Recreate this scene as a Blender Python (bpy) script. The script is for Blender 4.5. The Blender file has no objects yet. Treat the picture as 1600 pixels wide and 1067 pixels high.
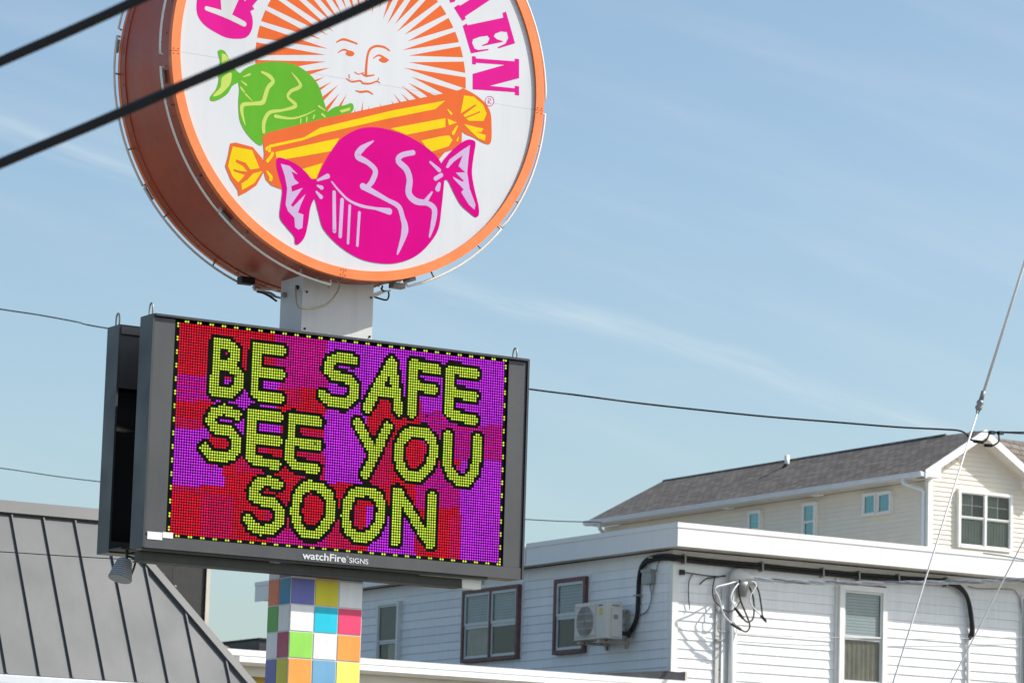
import bpy, bmesh, math, random
from mathutils import Vector, Matrix
from mathutils.geometry import tessellate_polygon
random.seed(7)
rad = math.radians
S = bpy.context.scene
COL = S.collection

# ------------------------------------------------------------------ camera
FPX, CX, CY = 5503.4, 800.0, 533.5             # focal length in photo pixels, photo centre
yaw, pitch, roll = rad(30.635), rad(9.2157), rad(1.7272)
EYE = Vector((0, 0, 1.7))
fw = Vector((math.sin(yaw)*math.cos(pitch), math.cos(yaw)*math.cos(pitch), math.sin(pitch)))
rt = Vector((math.cos(yaw), -math.sin(yaw), 0)); up = rt.cross(fw)
rt, up = (math.cos(roll)*rt + math.sin(roll)*up), (-math.sin(roll)*rt + math.cos(roll)*up)
cam = bpy.data.cameras.new('camera'); camo = bpy.data.objects.new('camera', cam); COL.objects.link(camo)
mw = Matrix((rt, up, -fw)).transposed().to_4x4(); mw.translation = EYE; camo.matrix_world = mw
cam.sensor_width = 36; cam.lens = FPX/1600*36; cam.clip_start = .1; cam.clip_end = 3000
cam.dof.use_dof = True; cam.dof.focus_distance = 26.2; cam.dof.aperture_fstop = 8.0
S.camera = camo

# ------------------------------------------------------------------ sky, sun, exposure
EXPO = 0.75
SUN_EL, SUN_PHI = rad(42), rad(57.5)           # phi: from the street front (-Y) towards +X
sdir = Vector((math.sin(SUN_PHI)*math.cos(SUN_EL), -math.cos(SUN_PHI)*math.cos(SUN_EL), math.sin(SUN_EL)))
W = bpy.data.worlds.new('World'); S.world = W; W.use_nodes = True
nt = W.node_tree; nt.nodes.clear()
def wn(t): return nt.nodes.new(t)
sky = wn('ShaderNodeTexSky'); sky.sky_type = 'NISHITA'; sky.sun_disc = False
sky.sun_elevation = SUN_EL; sky.sun_rotation = math.atan2(sdir.x, sdir.y)
sky.air_density = 1.0; sky.dust_density = 2.0; sky.ozone_density = 1.2; sky.altitude = 0
bg = wn('ShaderNodeBackground'); bg.inputs['Strength'].default_value = 0.108
wo = wn('ShaderNodeOutputWorld')
# thin high cirrus, streaked along one wind direction
geo = wn('ShaderNodeTexCoord')
def ray(x, y): return fw + (x-CX)/FPX*rt - (y-CY)/FPX*up
def dirv(x, y): return ray(x, y).normalized()
wd = (dirv(1430, 672) - dirv(720, 440)).normalized()
wm = dirv(1075, 556); wp = wm.cross(wd).normalized()
def dotn(v):
    n = wn('ShaderNodeVectorMath'); n.operation = 'DOT_PRODUCT'; n.inputs[1].default_value = v
    nt.links.new(geo.outputs['Generated'], n.inputs[0]); return n.outputs['Value']
def mathn(op, a, b=None, clamp=False):
    n = wn('ShaderNodeMath'); n.operation = op; n.use_clamp = clamp
    for i, s in enumerate((a, b)):
        if s is None: continue
        if isinstance(s, (int, float)): n.inputs[i].default_value = s
        else: nt.links.new(s, n.inputs[i])
    return n.outputs[0]
A_, B_ = dotn(wd), dotn(wp)
def noise(sx, sy, det, seed):
    c = wn('ShaderNodeCombineXYZ'); nt.links.new(mathn('MULTIPLY', A_, sx), c.inputs[0]); nt.links.new(mathn('MULTIPLY', B_, sy), c.inputs[1]); c.inputs[2].default_value = seed
    n = wn('ShaderNodeTexNoise'); n.inputs['Scale'].default_value = 1; n.inputs['Detail'].default_value = det; n.inputs['Roughness'].default_value = .55
    nt.links.new(c.outputs[0], n.inputs['Vector']); return n.outputs['Fac']
def ramp(v, lo, hi):
    n = wn('ShaderNodeMapRange'); n.interpolation_type = 'SMOOTHSTEP'; n.inputs['From Min'].default_value = lo; n.inputs['From Max'].default_value = hi
    nt.links.new(v, n.inputs['Value']); return n.outputs['Result']
veil = mathn('MULTIPLY', ramp(noise(8, 60, 9, 3.1), .40, .85), .16)
wob = mathn('MULTIPLY', mathn('SUBTRACT', noise(14, 3, 3, 8.4), .5), .016)
band = mathn('ABSOLUTE', mathn('ADD', B_, wob))
trail = mathn('MULTIPLY', mathn('SUBTRACT', 1.0, ramp(band, .0, .0055)), mathn('MULTIPLY', ramp(noise(24, 260, 7, 1.7), .25, .75), .42))
cl = mathn('ADD', veil, trail, True)
mix = wn('ShaderNodeMix'); mix.data_type = 'RGBA'
nt.links.new(cl, mix.inputs['Factor']); nt.links.new(sky.outputs[0], mix.inputs['A']); mix.inputs['B'].default_value = (4.6, 4.9, 5.2, 1)
tint = wn('ShaderNodeVectorMath'); tint.operation = 'MULTIPLY'; tint.inputs[1].default_value = (.92, .965, .94); nt.links.new(mix.outputs['Result'], tint.inputs[0]); nt.links.new(tint.outputs[0], bg.inputs['Color']); nt.links.new(bg.outputs[0], wo.inputs[0])
sun = bpy.data.lights.new('sun', 'SUN'); sun.energy = 3.4; sun.angle = rad(.53); sun.color = (1, .965, .91)
so = bpy.data.objects.new('sun', sun); COL.objects.link(so); so.rotation_euler = (-sdir).to_track_quat('-Z', 'Y').to_euler(); so.location = (0, 0, 60)
S.view_settings.view_transform = 'Standard'; S.view_settings.look = 'None'; S.view_settings.exposure = EXPO; S.view_settings.gamma = 1

# ------------------------------------------------------------------ helpers
def onY(x, y, Y): d = ray(x, y); return EYE + d*(Y/d.y)
def onX(x, y, X): d = ray(x, y); return EYE + d*(X/d.x)
def at(x, y, D): return EYE + ray(x, y)*D
def lin(c):
    return tuple((v/255/12.92 if v/255 <= .04045 else ((v/255+.055)/1.055)**2.4) for v in c)
def M(name, rgb, rough=.5, var=.1, scale=4, bump=0, metal=0, streak=0, spec=.5, bscale=None, speck=None):
    m = bpy.data.materials.new(name); m.use_nodes = True; t = m.node_tree; b = t.nodes['Principled BSDF']
    c = lin(rgb); b.inputs['Roughness'].default_value = rough; b.inputs['Metallic'].default_value = metal; b.inputs['Specular IOR Level'].default_value = spec
    tc = t.nodes.new('ShaderNodeTexCoord'); src = tc.outputs['Object']
    n = t.nodes.new('ShaderNodeTexNoise'); n.inputs['Scale'].default_value = scale; n.inputs['Detail'].default_value = 6; t.links.new(src, n.inputs['Vector'])
    mr = t.nodes.new('ShaderNodeMapRange'); mr.inputs['From Min'].default_value = .3; mr.inputs['From Max'].default_value = .7
    mr.inputs['To Min'].default_value = 1-var; mr.inputs['To Max'].default_value = 1+var*.6; t.links.new(n.outputs['Fac'], mr.inputs['Value'])
    fac = mr.outputs['Result']
    if streak:
        mp = t.nodes.new('ShaderNodeMapping'); mp.inputs['Scale'].default_value = (14, 14, .8); t.links.new(src, mp.inputs['Vector'])
        n2 = t.nodes.new('ShaderNodeTexNoise'); n2.inputs['Scale'].default_value = 1; n2.inputs['Detail'].default_value = 5; t.links.new(mp.outputs[0], n2.inputs['Vector'])
        m2 = t.nodes.new('ShaderNodeMapRange'); m2.inputs['From Min'].default_value = .45; m2.inputs['From Max'].default_value = .75
        m2.inputs['To Min'].default_value = 1; m2.inputs['To Max'].default_value = 1-streak; t.links.new(n2.outputs['Fac'], m2.inputs['Value'])
        mm = t.nodes.new('ShaderNodeMath'); mm.operation = 'MULTIPLY'; t.links.new(fac, mm.inputs[0]); t.links.new(m2.outputs['Result'], mm.inputs[1]); fac = mm.outputs[0]
    vm = t.nodes.new('ShaderNodeVectorMath'); vm.operation = 'SCALE'; vm.inputs[0].default_value = c; t.links.new(fac, vm.inputs['Scale'])
    out = vm.outputs[0]
    if speck:
        n3 = t.nodes.new('ShaderNodeTexNoise'); n3.inputs['Scale'].default_value = speck[1]; n3.inputs['Detail'].default_value = 2; t.links.new(src, n3.inputs['Vector'])
        m3 = t.nodes.new('ShaderNodeMapRange'); m3.inputs['From Min'].default_value = speck[2]; m3.inputs['From Max'].default_value = speck[2]+.06; t.links.new(n3.outputs['Fac'], m3.inputs['Value'])
        mx = t.nodes.new('ShaderNodeMix'); mx.data_type = 'RGBA'; t.links.new(m3.outputs['Result'], mx.inputs['Factor']); t.links.new(out, mx.inputs['A']); mx.inputs['B'].default_value = (*lin(speck[0]), 1); out = mx.outputs['Result']
    t.links.new(out, b.inputs['Base Color'])
    rr = t.nodes.new('ShaderNodeMapRange'); rr.inputs['From Min'].default_value = .3; rr.inputs['From Max'].default_value = .7
    rr.inputs['To Min'].default_value = max(.02, rough-.08); rr.inputs['To Max'].default_value = min(1, rough+.1); t.links.new(n.outputs['Fac'], rr.inputs['Value']); t.links.new(rr.outputs['Result'], b.inputs['Roughness'])
    if bump:
        nb = t.nodes.new('ShaderNodeTexNoise'); nb.inputs['Scale'].default_value = bscale or scale*3; nb.inputs['Detail'].default_value = 4; t.links.new(src, nb.inputs['Vector'])
        bp = t.nodes.new('ShaderNodeBump'); bp.inputs['Strength'].default_value = bump; bp.inputs['Distance'].default_value = .02; t.links.new(nb.outputs['Fac'], bp.inputs['Height']); t.links.new(bp.outputs[0], b.inputs['Normal'])
    return m
def origin(o):
    v = Vector((0, 0, 0))
    while o is not None: v = v + o.location; o = o.parent
    return v
def tag(o, label, cat, group=None):
    o['label'] = label; o['category'] = cat
    if group: o['group'] = group
    return o
def thing(name, label, cat, loc, group=None):
    o = bpy.data.objects.new(name, None); COL.objects.link(o); o.location = loc; o.empty_display_size = .2
    return tag(o, label, cat, group)
def mesh(name, vs, fs, mat, parent=None, smooth=False, loc=None, kind=None):
    me = bpy.data.meshes.new(name); o = bpy.data.objects.new(name, me); COL.objects.link(o)
    if parent: o.parent = parent
    base = origin(parent) if parent else Vector((0, 0, 0))
    if loc is not None: o.location = Vector(loc) - base; base = Vector(loc)
    me.from_pydata([tuple(Vector(v)-base) for v in vs], [], fs)
    if smooth:
        for p in me.polygons: p.use_smooth = True
    if mat: me.materials.append(mat)
    if kind: o['kind'] = kind
    me.update(); return o
class MB:
    def __init__(s): s.v = []; s.f = []
    def add(s, vs, fs):
        k = len(s.v); s.v += [Vector(v) for v in vs]; s.f += [tuple(i+k for i in f) for f in fs]; return s
    def box(s, a, b):
        (x0, y0, z0), (x1, y1, z1) = [min(p, q) for p, q in zip(a, b)], [max(p, q) for p, q in zip(a, b)]
        return s.add([(x0,y0,z0),(x1,y0,z0),(x1,y1,z0),(x0,y1,z0),(x0,y0,z1),(x1,y0,z1),(x1,y1,z1),(x0,y1,z1)],
                     [(0,3,2,1),(4,5,6,7),(0,1,5,4),(1,2,6,5),(2,3,7,6),(3,0,4,7)])
    def tube(s, pts, r, n=8, cap=True):
        pts = [Vector(p) for p in pts]; rs = r if isinstance(r, (list, tuple)) else [r]*len(pts)
        t0 = (pts[1]-pts[0]).normalized(); a = t0.orthogonal().normalized(); rings = []; k = len(s.v)
        for i, p in enumerate(pts):
            t = (pts[min(i+1, len(pts)-1)] - pts[max(i-1, 0)]).normalized()
            a = (a - t*a.dot(t)).normalized(); b = t.cross(a)
            for j in range(n):
                q = 2*math.pi*j/n; s.v.append(p + (a*math.cos(q)+b*math.sin(q))*rs[i])
        for i in range(len(pts)-1):
            for j in range(n):
                s.f.append((k+i*n+j, k+i*n+(j+1)%n, k+(i+1)*n+(j+1)%n, k+(i+1)*n+j))
        if cap: s.f.append(tuple(k+j for j in range(n))[::-1]); s.f.append(tuple(k+(len(pts)-1)*n+j for j in range(n)))
        return s
    def poly(s, pts):
        tri = tessellate_polygon([[Vector(p) for p in pts]]); return s.add(pts, [tuple(t) for t in tri])
    def prism(s, pts, d):
        n = len(pts); d = Vector(d); pts = [Vector(p) for p in pts]; tri = [tuple(t) for t in tessellate_polygon([pts])]
        return s.add(pts + [p+d for p in pts], tri + [tuple(i+n for i in t)[::-1] for t in tri] + [(i, (i+1) % n, n+(i+1) % n, n+i) for i in range(n)])
    def out(s, name, mat, parent=None, smooth=False, bevel=0, kind=None, loc=None):
        o = mesh(name, s.v, s.f, mat, parent, smooth, loc, kind)
        bm = bmesh.new(); bm.from_mesh(o.data); bmesh.ops.recalc_face_normals(bm, faces=bm.faces)
        if bevel: bmesh.ops.bevel(bm, geom=bm.edges, offset=bevel, segments=2, affect='EDGES', profile=.6)
        bm.to_mesh(o.data); bm.free()
        return o
def box(name, a, b, mat, parent=None, bevel=0, loc=None): return MB().box(a, b).out(name, mat, parent, bevel=bevel, loc=loc)
def tube(name, pts, r, mat, parent=None, n=8): return MB().tube(pts, r, n).out(name, mat, parent, smooth=True)
def cat(pts, k=6, closed=False):
    P = [Vector(p) for p in pts]; n = len(P); out = []
    rng = range(n) if closed else range(n-1)
    for i in rng:
        if closed: a, b, c, d = P[(i-1) % n], P[i], P[(i+1) % n], P[(i+2) % n]
        else: a, b, c, d = P[max(i-1, 0)], P[i], P[i+1], P[min(i+2, n-1)]
        for j in range(k):
            t = j/k; out.append(.5*((2*b)+(c-a)*t+(2*a-5*b+4*c-d)*t*t+(3*b-a-3*c+d)*t**3))
    if not closed: out.append(P[-1])
    return out
def lathe(mb, prof, c, axis, n=24):
    axis = Vector(axis).normalized(); a = axis.orthogonal().normalized(); b = axis.cross(a); k = len(mb.v); c = Vector(c)
    for (r, h) in prof:
        for j in range(n):
            q = 2*math.pi*j/n; mb.v.append(c+axis*h+(a*math.cos(q)+b*math.sin(q))*r)
    for i in range(len(prof)-1):
        for j in range(n): mb.f.append((k+i*n+j, k+i*n+(j+1) % n, k+(i+1)*n+(j+1) % n, k+(i+1)*n+j))
    mb.f.append(tuple(k+j for j in range(n))); mb.f.append(tuple(k+(len(prof)-1)*n+j for j in range(n)))
    return mb
def structure(o): o['kind'] = 'structure'; return o

# ------------------------------------------------------------------ materials
m_white = M('white_aluminium_siding', (238, 238, 237), .5, .05, 2.2, .08, streak=.07)
m_white_b = M('white_aluminium_siding_faded', (233, 234, 234), .55, .06, 1.8, .1, streak=.1)
m_trim = M('white_painted_trim', (232, 231, 226), .45, .05, 3, .05, streak=.05)
m_fascia = M('white_fascia_metal', (232, 231, 228), .4, .04, 1.2, .1, streak=.05, bscale=2)
m_soffit = M('soffit_paint', (215, 208, 196), .6, .08, 3)
m_brown = M('brown_window_paint', (120, 84, 80), .6, .25, 9, .3, streak=.25, speck=((170, 155, 140), 30, .66))
m_sash = M('aluminium_sash', (205, 208, 206), .4, .08, 5)
m_curtain3 = M('brown_lace_curtain', (132, 122, 110), .9, .35, 5)
m_curtain2 = M('dim_curtain', (92, 98, 88), .9, .3, 4)
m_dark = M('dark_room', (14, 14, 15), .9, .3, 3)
m_blind = M('grey_blind', (196, 200, 204), .8, .06, 4)
m_curtain = M('curtain_cloth', (190, 182, 170), .9, .15, 5)
m_screen = M('insect_screen', (58, 58, 62), .8, .3, 6)
m_pipe = M('black_pipe_foam', (26, 27, 29), .6, .3, 12, .5)
m_galv = M('galvanised_metal', (150, 152, 150), .45, .15, 9, metal=.4, streak=.1)
m_flood = M('floodlight_casting', (168, 172, 176), .5, .1, 8)
m_oldtrim = M('weathered_white_trim', (205, 203, 198), .6, .15, 6, .2, streak=.3, speck=((110, 104, 98), 16, .64))
m_rust = M('bracket_cream_rust', (196, 186, 165), .6, .15, 8, speck=((112, 62, 30), 14, .62))
m_ac = M('ac_casing', (214, 209, 198), .45, .05, 3, streak=.05)
m_acfan = M('ac_grille_dark', (120, 118, 112), .6, .1, 8)
m_yell = M('yellow_sticker', (225, 190, 90), .5, .05)
m_red = M('red_print', (190, 70, 60), .5, .05); m_blue = M('blue_print', (70, 110, 180), .5, .05)
m_ink = M('black_ink', (24, 26, 30), .5, .05)
m_wire = M('black_cable', (13, 14, 17), .55, .15, 30)
m_wirew = M('white_cable', (205, 205, 205), .5, .1, 20)
m_wireg = M('grey_strand', (150, 150, 152), .45, .15, 30, metal=.3)
m_guard = M('guy_guard_plastic', (234, 232, 228), .45, .1, 6)
m_tan = M('tan_cable', (176, 166, 140), .5, .1, 20)
m_cream = M('cream_vinyl_siding', (226, 217, 201), .5, .05, 2, .05)
m_gutter = M('white_gutter', (214, 218, 222), .4, .05, 3, streak=.06)
m_cab = M('charcoal_cabinet_paint', (52, 56, 60), .42, .12, 2.2, .05, streak=.1)
m_cabd = M('cabinet_inside', (20, 21, 22), .7, .2, 5)
m_cabf = M('cabinet_face_paint', (66, 68, 70), .5, .08, 2.5, .04, streak=.1)
m_rail = M('weathered_rail', (66, 68, 62), .6, .25, 7, .2, streak=.2)
m_board = M('led_board_black', (7, 7, 6), .9, .2, 9, spec=.1)
m_face = M('white_sign_acrylic', (202, 203, 206), .4, .035, 1.2, spec=.3, streak=.035)
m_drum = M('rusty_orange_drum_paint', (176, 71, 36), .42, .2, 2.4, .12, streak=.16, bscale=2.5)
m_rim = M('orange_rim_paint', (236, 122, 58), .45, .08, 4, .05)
m_glass = M('neon_glass_tube', (226, 223, 214), .2, .05, 8)
m_pole = M('white_pole_metal', (205, 204, 202), .45, .06, 2.5, .05, streak=.08)
m_tin = M('grey_metal_roof', (90, 92, 93), .52, .07, 1.4, .22, spec=.4, bscale=1.5, streak=.05)
m_tinl = M('grey_flashing', (92, 92, 92), .48, .08, 2, .1, spec=.4, bscale=2.5)
m_membrane = M('black_membrane', (42, 44, 50), .5, .3, 3, .4)
m_must = M('mustard_wall', (190, 160, 70), .7, .1, 3)
m_must2 = M('cream_board', (206, 200, 184), .6, .1, 3)
m_weather = M('dark_weathered_board', (48, 47, 45), .7, .2, 2.5, .2, streak=.2, speck=((170, 165, 150), 9, .70))
m_edge = M('cream_edge_trim', (200, 192, 178), .6, .1, 4)
m_ground = M('asphalt_and_concrete', (116, 114, 110), .85, .2, .4)
def glassmat(nm, ior, tint, gtint):
    m = bpy.data.materials.new(nm); m.use_nodes = True; t = m.node_tree; t.nodes.clear()
    tr = t.nodes.new('ShaderNodeBsdfTransparent'); tr.inputs[0].default_value = tint
    gl = t.nodes.new('ShaderNodeBsdfGlossy'); gl.inputs['Roughness'].default_value = .02; gl.inputs[0].default_value = gtint
    nb = t.nodes.new('ShaderNodeTexNoise'); nb.inputs['Scale'].default_value = 1.5; tc = t.nodes.new('ShaderNodeTexCoord'); t.links.new(tc.outputs['Object'], nb.inputs['Vector'])
    bp = t.nodes.new('ShaderNodeBump'); bp.inputs['Strength'].default_value = .15; bp.inputs['Distance'].default_value = .03; t.links.new(nb.outputs['Fac'], bp.inputs['Height']); t.links.new(bp.outputs[0], gl.inputs['Normal'])
    lw = t.nodes.new('ShaderNodeLayerWeight'); lw.inputs['Blend'].default_value = .5; pw_ = t.nodes.new('ShaderNodeMath'); pw_.operation = 'POWER'; pw_.inputs[1].default_value = 4; t.links.new(lw.outputs['Facing'], pw_.inputs[0]); fr = t.nodes.new('ShaderNodeMath'); fr.operation = 'MULTIPLY_ADD'; fr.inputs[1].default_value = .32; fr.inputs[2].default_value = ior; t.links.new(pw_.outputs[0], fr.inputs[0]); mx = t.nodes.new('ShaderNodeMixShader'); o = t.nodes.new('ShaderNodeOutputMaterial')
    t.links.new(fr.outputs[0], mx.inputs[0]); t.links.new(tr.outputs[0], mx.inputs[1]); t.links.new(gl.outputs[0], mx.inputs[2]); t.links.new(mx.outputs[0], o.inputs[0]); return m
m_pane = glassmat('window_glass', .025, (.82, .85, .85, 1), (1, 1, 1, 1)); m_pane2 = glassmat('low_e_glass', .2, (.45, .62, .62, 1), (.6, .9, .95, 1))
def shinglemat(name, axis):
    m = bpy.data.materials.new(name); m.use_nodes = True; t = m.node_tree; b = t.nodes['Principled BSDF']; b.inputs['Roughness'].default_value = .9
    tc = t.nodes.new('ShaderNodeTexCoord'); sp = t.nodes.new('ShaderNodeSeparateXYZ'); t.links.new(tc.outputs['Object'], sp.inputs[0]); cb = t.nodes.new('ShaderNodeCombineXYZ')
    t.links.new(sp.outputs[1 if axis == 'Y' else 0], cb.inputs[0])
    k = t.nodes.new('ShaderNodeMath'); k.operation = 'MULTIPLY'; k.inputs[1].default_value = 1.18; t.links.new(sp.outputs[0 if axis == 'Y' else 1], k.inputs[0]); t.links.new(k.outputs[0], cb.inputs[1])
    br = t.nodes.new('ShaderNodeTexBrick'); br.inputs['Scale'].default_value = 1; br.inputs['Brick Width'].default_value = .26; br.inputs['Row Height'].default_value = .13
    br.inputs['Mortar Size'].default_value = .011; br.inputs['Color1'].default_value = (*lin((130, 121, 112)), 1); br.inputs['Color2'].default_value = (*lin((102, 94, 87)), 1); br.inputs['Mortar'].default_value = (*lin((58, 53, 50)), 1); br.offset = .37; br.squash = 1.0
    t.links.new(cb.outputs[0], br.inputs['Vector'])
    n = t.nodes.new('ShaderNodeTexNoise'); n.inputs['Scale'].default_value = 22; n.inputs['Detail'].default_value = 8; t.links.new(cb.outputs[0], n.inputs['Vector'])
    mr = t.nodes.new('ShaderNodeMapRange'); mr.inputs['From Min'].default_value = .3; mr.inputs['From Max'].default_value = .7; mr.inputs['To Min'].default_value = .82; mr.inputs['To Max'].default_value = 1.16; t.links.new(n.outputs['Fac'], mr.inputs['Value'])
    vm = t.nodes.new('ShaderNodeVectorMath'); vm.operation = 'SCALE'; t.links.new(br.outputs['Color'], vm.inputs[0]); t.links.new(mr.outputs['Result'], vm.inputs['Scale']); t.links.new(vm.outputs[0], b.inputs['Base Color'])
    bp = t.nodes.new('ShaderNodeBump'); bp.inputs['Strength'].default_value = .8; bp.inputs['Distance'].default_value = .02; bp.invert = True; t.links.new(br.outputs['Fac'], bp.inputs['Height']); t.links.new(bp.outputs[0], b.inputs['Normal'])
    return m
m_shy = shinglemat('shingles_side_slope', 'Y'); m_shx = shinglemat('shingles_front_slope', 'X')

# ------------------------------------------------------------------ ground
g = structure(MB().add([(-900, -900, 0), (1500, -900, 0), (1500, 1500, 0), (-900, 1500, 0)], [(0, 1, 2, 3)]).out('ground', m_ground))

# ------------------------------------------------------------------ window builder (frame stands proud of a wall)
def window(parent, plane, c0, u0, u1, z0, z1, frame_m, fw_=.07, split=.5, upper='blind', lower='dark', sash=.035, mull=False, grid=False, proud=.036, sash_m=None, pane_m=None, cur_m=None):
    """plane 'X': wall faces -X at X=c0, u runs along Y;  plane 'Y': wall faces -Y at Y=c0, u runs along X"""
    sash_m = sash_m or m_sash
    def P(u, d, z): return (c0-d, u, z) if plane == 'X' else (u, c0-d, z)
    def bx(mb, ua, ub, da, db, za, zb): return mb.box(P(ua, da, za), P(ub, db, zb))
    fr = MB()
    bx(fr, u0, u0+fw_, proud-.03, proud+.065, z0, z1); bx(fr, u1-fw_, u1, proud-.03, proud+.065, z0, z1)
    bx(fr, u0+fw_, u1-fw_, proud-.03, proud+.065, z1-fw_, z1); bx(fr, u0+fw_, u1-fw_, proud-.03, proud+.075, z0, z0+fw_)
    w = fr.out('window', frame_m, parent)
    bays = [(u0+fw_, u1-fw_)]
    if mull:
        um = (u0+u1)/2; bx(MB(), um-fw_*.42, um+fw_*.42, proud, proud+.06, z0+fw_, z1-fw_).out('mullion', frame_m, w)
        bays = [(u0+fw_, um-fw_*.42), (um+fw_*.42, u1-fw_)]
    for bi, (a, b) in enumerate(bays):
        za, zb = z0+fw_, z1-fw_; zm = za+(zb-za)*split
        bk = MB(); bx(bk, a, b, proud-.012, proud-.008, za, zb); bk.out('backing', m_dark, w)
        for (lo, hi, dep, fill) in ((zm, zb, .0, upper), (za, zm, -.012, lower)):
            if hi-lo < .05: continue
            sb = MB(); d0, d1 = proud+.02+dep, proud+.045+dep
            bx(sb, a, a+sash, d0, d1, lo, hi); bx(sb, b-sash, b, d0, d1, lo, hi); bx(sb, a+sash, b-sash, d0, d1, hi-sash*1.1, hi); bx(sb, a+sash, b-sash, d0, d1, lo, lo+sash*1.1)
            sb.out('sash', sash_m, w)
            pn = MB(); bx(pn, a+sash, b-sash, d0+.008, d0+.011, lo+sash*1.1, hi-sash*1.1); p = pn.out('pane', pane_m or m_pane, w)
            if grid and fill != lower:
                gb = MB(); um2 = (a+b)/2; zz = (lo+hi)/2; bx(gb, um2-.0035, um2+.0035, d0+.001, d0+.006, lo+sash*1.1, hi-sash*1.1); bx(gb, a+sash, um2-.0035, d0+.001, d0+.006, zz-.0035, zz+.0035); bx(gb, um2+.0035, b-sash, d0+.001, d0+.006, zz-.0035, zz+.0035); gb.out('glazing_bar', sash_m, w)
            f2 = fill[bi] if isinstance(fill, tuple) else fill
            if f2 == 'blind':
                bl = MB(); n = max(4, int((hi-lo-sash*2)/.045))
                for i in range(n):
                    q0 = lo+sash+(hi-lo-2*sash)*i/n; q1 = lo+sash+(hi-lo-2*sash)*(i+1)/n-.004; bx(bl, a+sash, b-sash, proud-.005, proud+.0005+.003*(i % 2), q0, q1)
                bl.out('blind', m_blind, w)
            elif f2 == 'screen':
                bx(MB(), a+sash, b-sash, proud-.005, proud-.002, lo, hi).out('insect_screen', m_screen, w)
            elif f2 in ('curtain', 'part'):
                cm = MB(); n = 26; e0, e1 = (a+sash*.6, b-sash*.6) if f2 == 'curtain' else (a+sash*.6, a+(b-a)*.55); vs = []
                for i in range(n+1):
                    u = e0+(e1-e0)*i/n; d = proud+.001+.005*math.sin(i*1.9+bi)+.002*math.sin(i*.7)
                    vs += [P(u, d, lo), P(u+.006*math.sin(i), d, hi)]
                cm.add(vs, [(2*i, 2*i+2, 2*i+3, 2*i+1) for i in range(n)]); cm.out('curtain', cur_m or m_curtain, w)
    return w

# ------------------------------------------------------------------ white house
XW, YW = 29.438, 44.681
H = thing('white_house', 'white flat roofed house with lapped siding behind the message board', 'house', (XW+4, YW+6, 0))
box('wall', (XW+.001, YW+.001, 0), (XW+9.2, 58.1, 7.235), m_white, H)
zs = [5.755+.1425*k for k in range(-5, 10)]
def lap(plane, z0, z1, u0, u1):
    pr = [(.004, z1), (.020, z0), (.020, z0-.006), (.002, z0-.006), (.002, z1)]
    if plane == 'X': pts = [(XW-d, u0, z) for d, z in pr]; return MB().prism(pts, (0, u1-u0, 0))
    pts = [(u0, YW-d, z) for d, z in pr]; return MB().prism(pts, (u1-u0, 0, 0))
for z in zs:
    for pl, u0, u1 in (('X', YW+.06, 58.09), ('Y', XW+.06, XW+9.1)):
        us = [u0]+sorted(random.uniform(u0+1, u1-1) for _ in range(random.choice((1, 2, 2))))+[u1]
        for ua, ub in zip(us[:-1], us[1:]):
            e = random.uniform(-.0022, .0022); lap(pl, z+e, min(z+.1425, 7.236), ua+.0012, ub-.0012).out('siding_board', random.choice((m_white, m_white, m_white_b)), H)
MB().box((XW-.026, YW-.026, 0), (XW+.085, YW+.002, 7.236)).box((XW-.026, YW+.002, 0), (XW+.002, YW+.07, 7.236)).out('corner_trim', m_trim, H)
FX, FY, FZ0, FZ1 = 29.168, 44.178, 7.24, 7.60
# soffit panels and fascia
for i in range(34):
    x0 = FX+.03+i*.28
    if x0 > 38.4: break
    box('soffit_panel', (x0, FY+.02, FZ0+.012), (x0+.272, YW, FZ0+.03), m_soffit, H)
for i in range(50):
    y0 = YW+.004+i*.28
    if y0 > 57.9: break
    box('soffit_panel', (FX+.02, y0, FZ0+.012), (XW, y0+.272, FZ0+.03), m_soffit, H)
segs = [FX, 30.9, 33.9-.93, 36.2, 38.6]
for a, b in zip(segs[:-1], segs[1:]):
    box('fascia_board', (a+.002, FY, FZ0), (b-.002, FY+.022, FZ1-.072), m_fascia, H)
segs = [FX, 31.4, 32.9, 36.9, 38.6]
for a, b in zip(segs[:-1], segs[1:]):
    box('drip_edge', (a-.010 if a == FX else a+.002, FY-.012, FZ1-.078), (b-.002, FY+.03, FZ1), m_fascia, H)
segs = [FY, 48.6, 52.2, 55.4, 58.3]
for a, b in zip(segs[:-1], segs[1:]):
    box('fascia_board', (FX, a+.024, FZ0), (FX+.022, b-.002, FZ1-.072+.002), m_fascia, H)
    box('drip_edge', (FX-.012, a+.032, FZ1-.078), (FX+.03, b-.002, FZ1-.001), m_fascia, H)
box('roof', (FX+.03, FY+.034, FZ0+.05), (38.5, 58.28, FZ1-.02), m_membrane, H)
# windows of the side wall and the front wall
window(H, 'X', XW, 53.12, 53.89, 5.5, 6.965, m_trim, .05, .53, 'screen', 'part', .03)
window(H, 'X', XW, 49.105, 50.925, 5.79, 6.993, m_brown, .058, .5, 'blind', ('dark', 'curtain'), .045, mull=True)
MB().box((XW-.03, 49.065, 5.76), (XW-.001, 49.103, 7.03)).box((XW-.03, 49.105, 6.995), (XW-.001, 50.96, 7.03)).out('window_trim', m_trim, H)
window(H, 'X', XW, 47.063, 48.0, 5.79, 6.99, m_brown, .062, .5, 'blind', 'dark', .045)
MB().box((XW-.03, 47.02, 5.76), (XW-.001, 47.061, 7.03)).box((XW-.03, 47.063, 6.992), (XW-.001, 48.03, 7.03)).out('window_trim', m_trim, H)
window(H, 'Y', YW, 32.50, 33.42, 5.33, 6.935, m_trim, .085, .49, 'blind', 'curtain', .035, cur_m=m_curtain3)
box('window_trim', (32.46, YW-.05, 5.2), (32.498, YW-.001, 7.05), m_trim, H)
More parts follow.
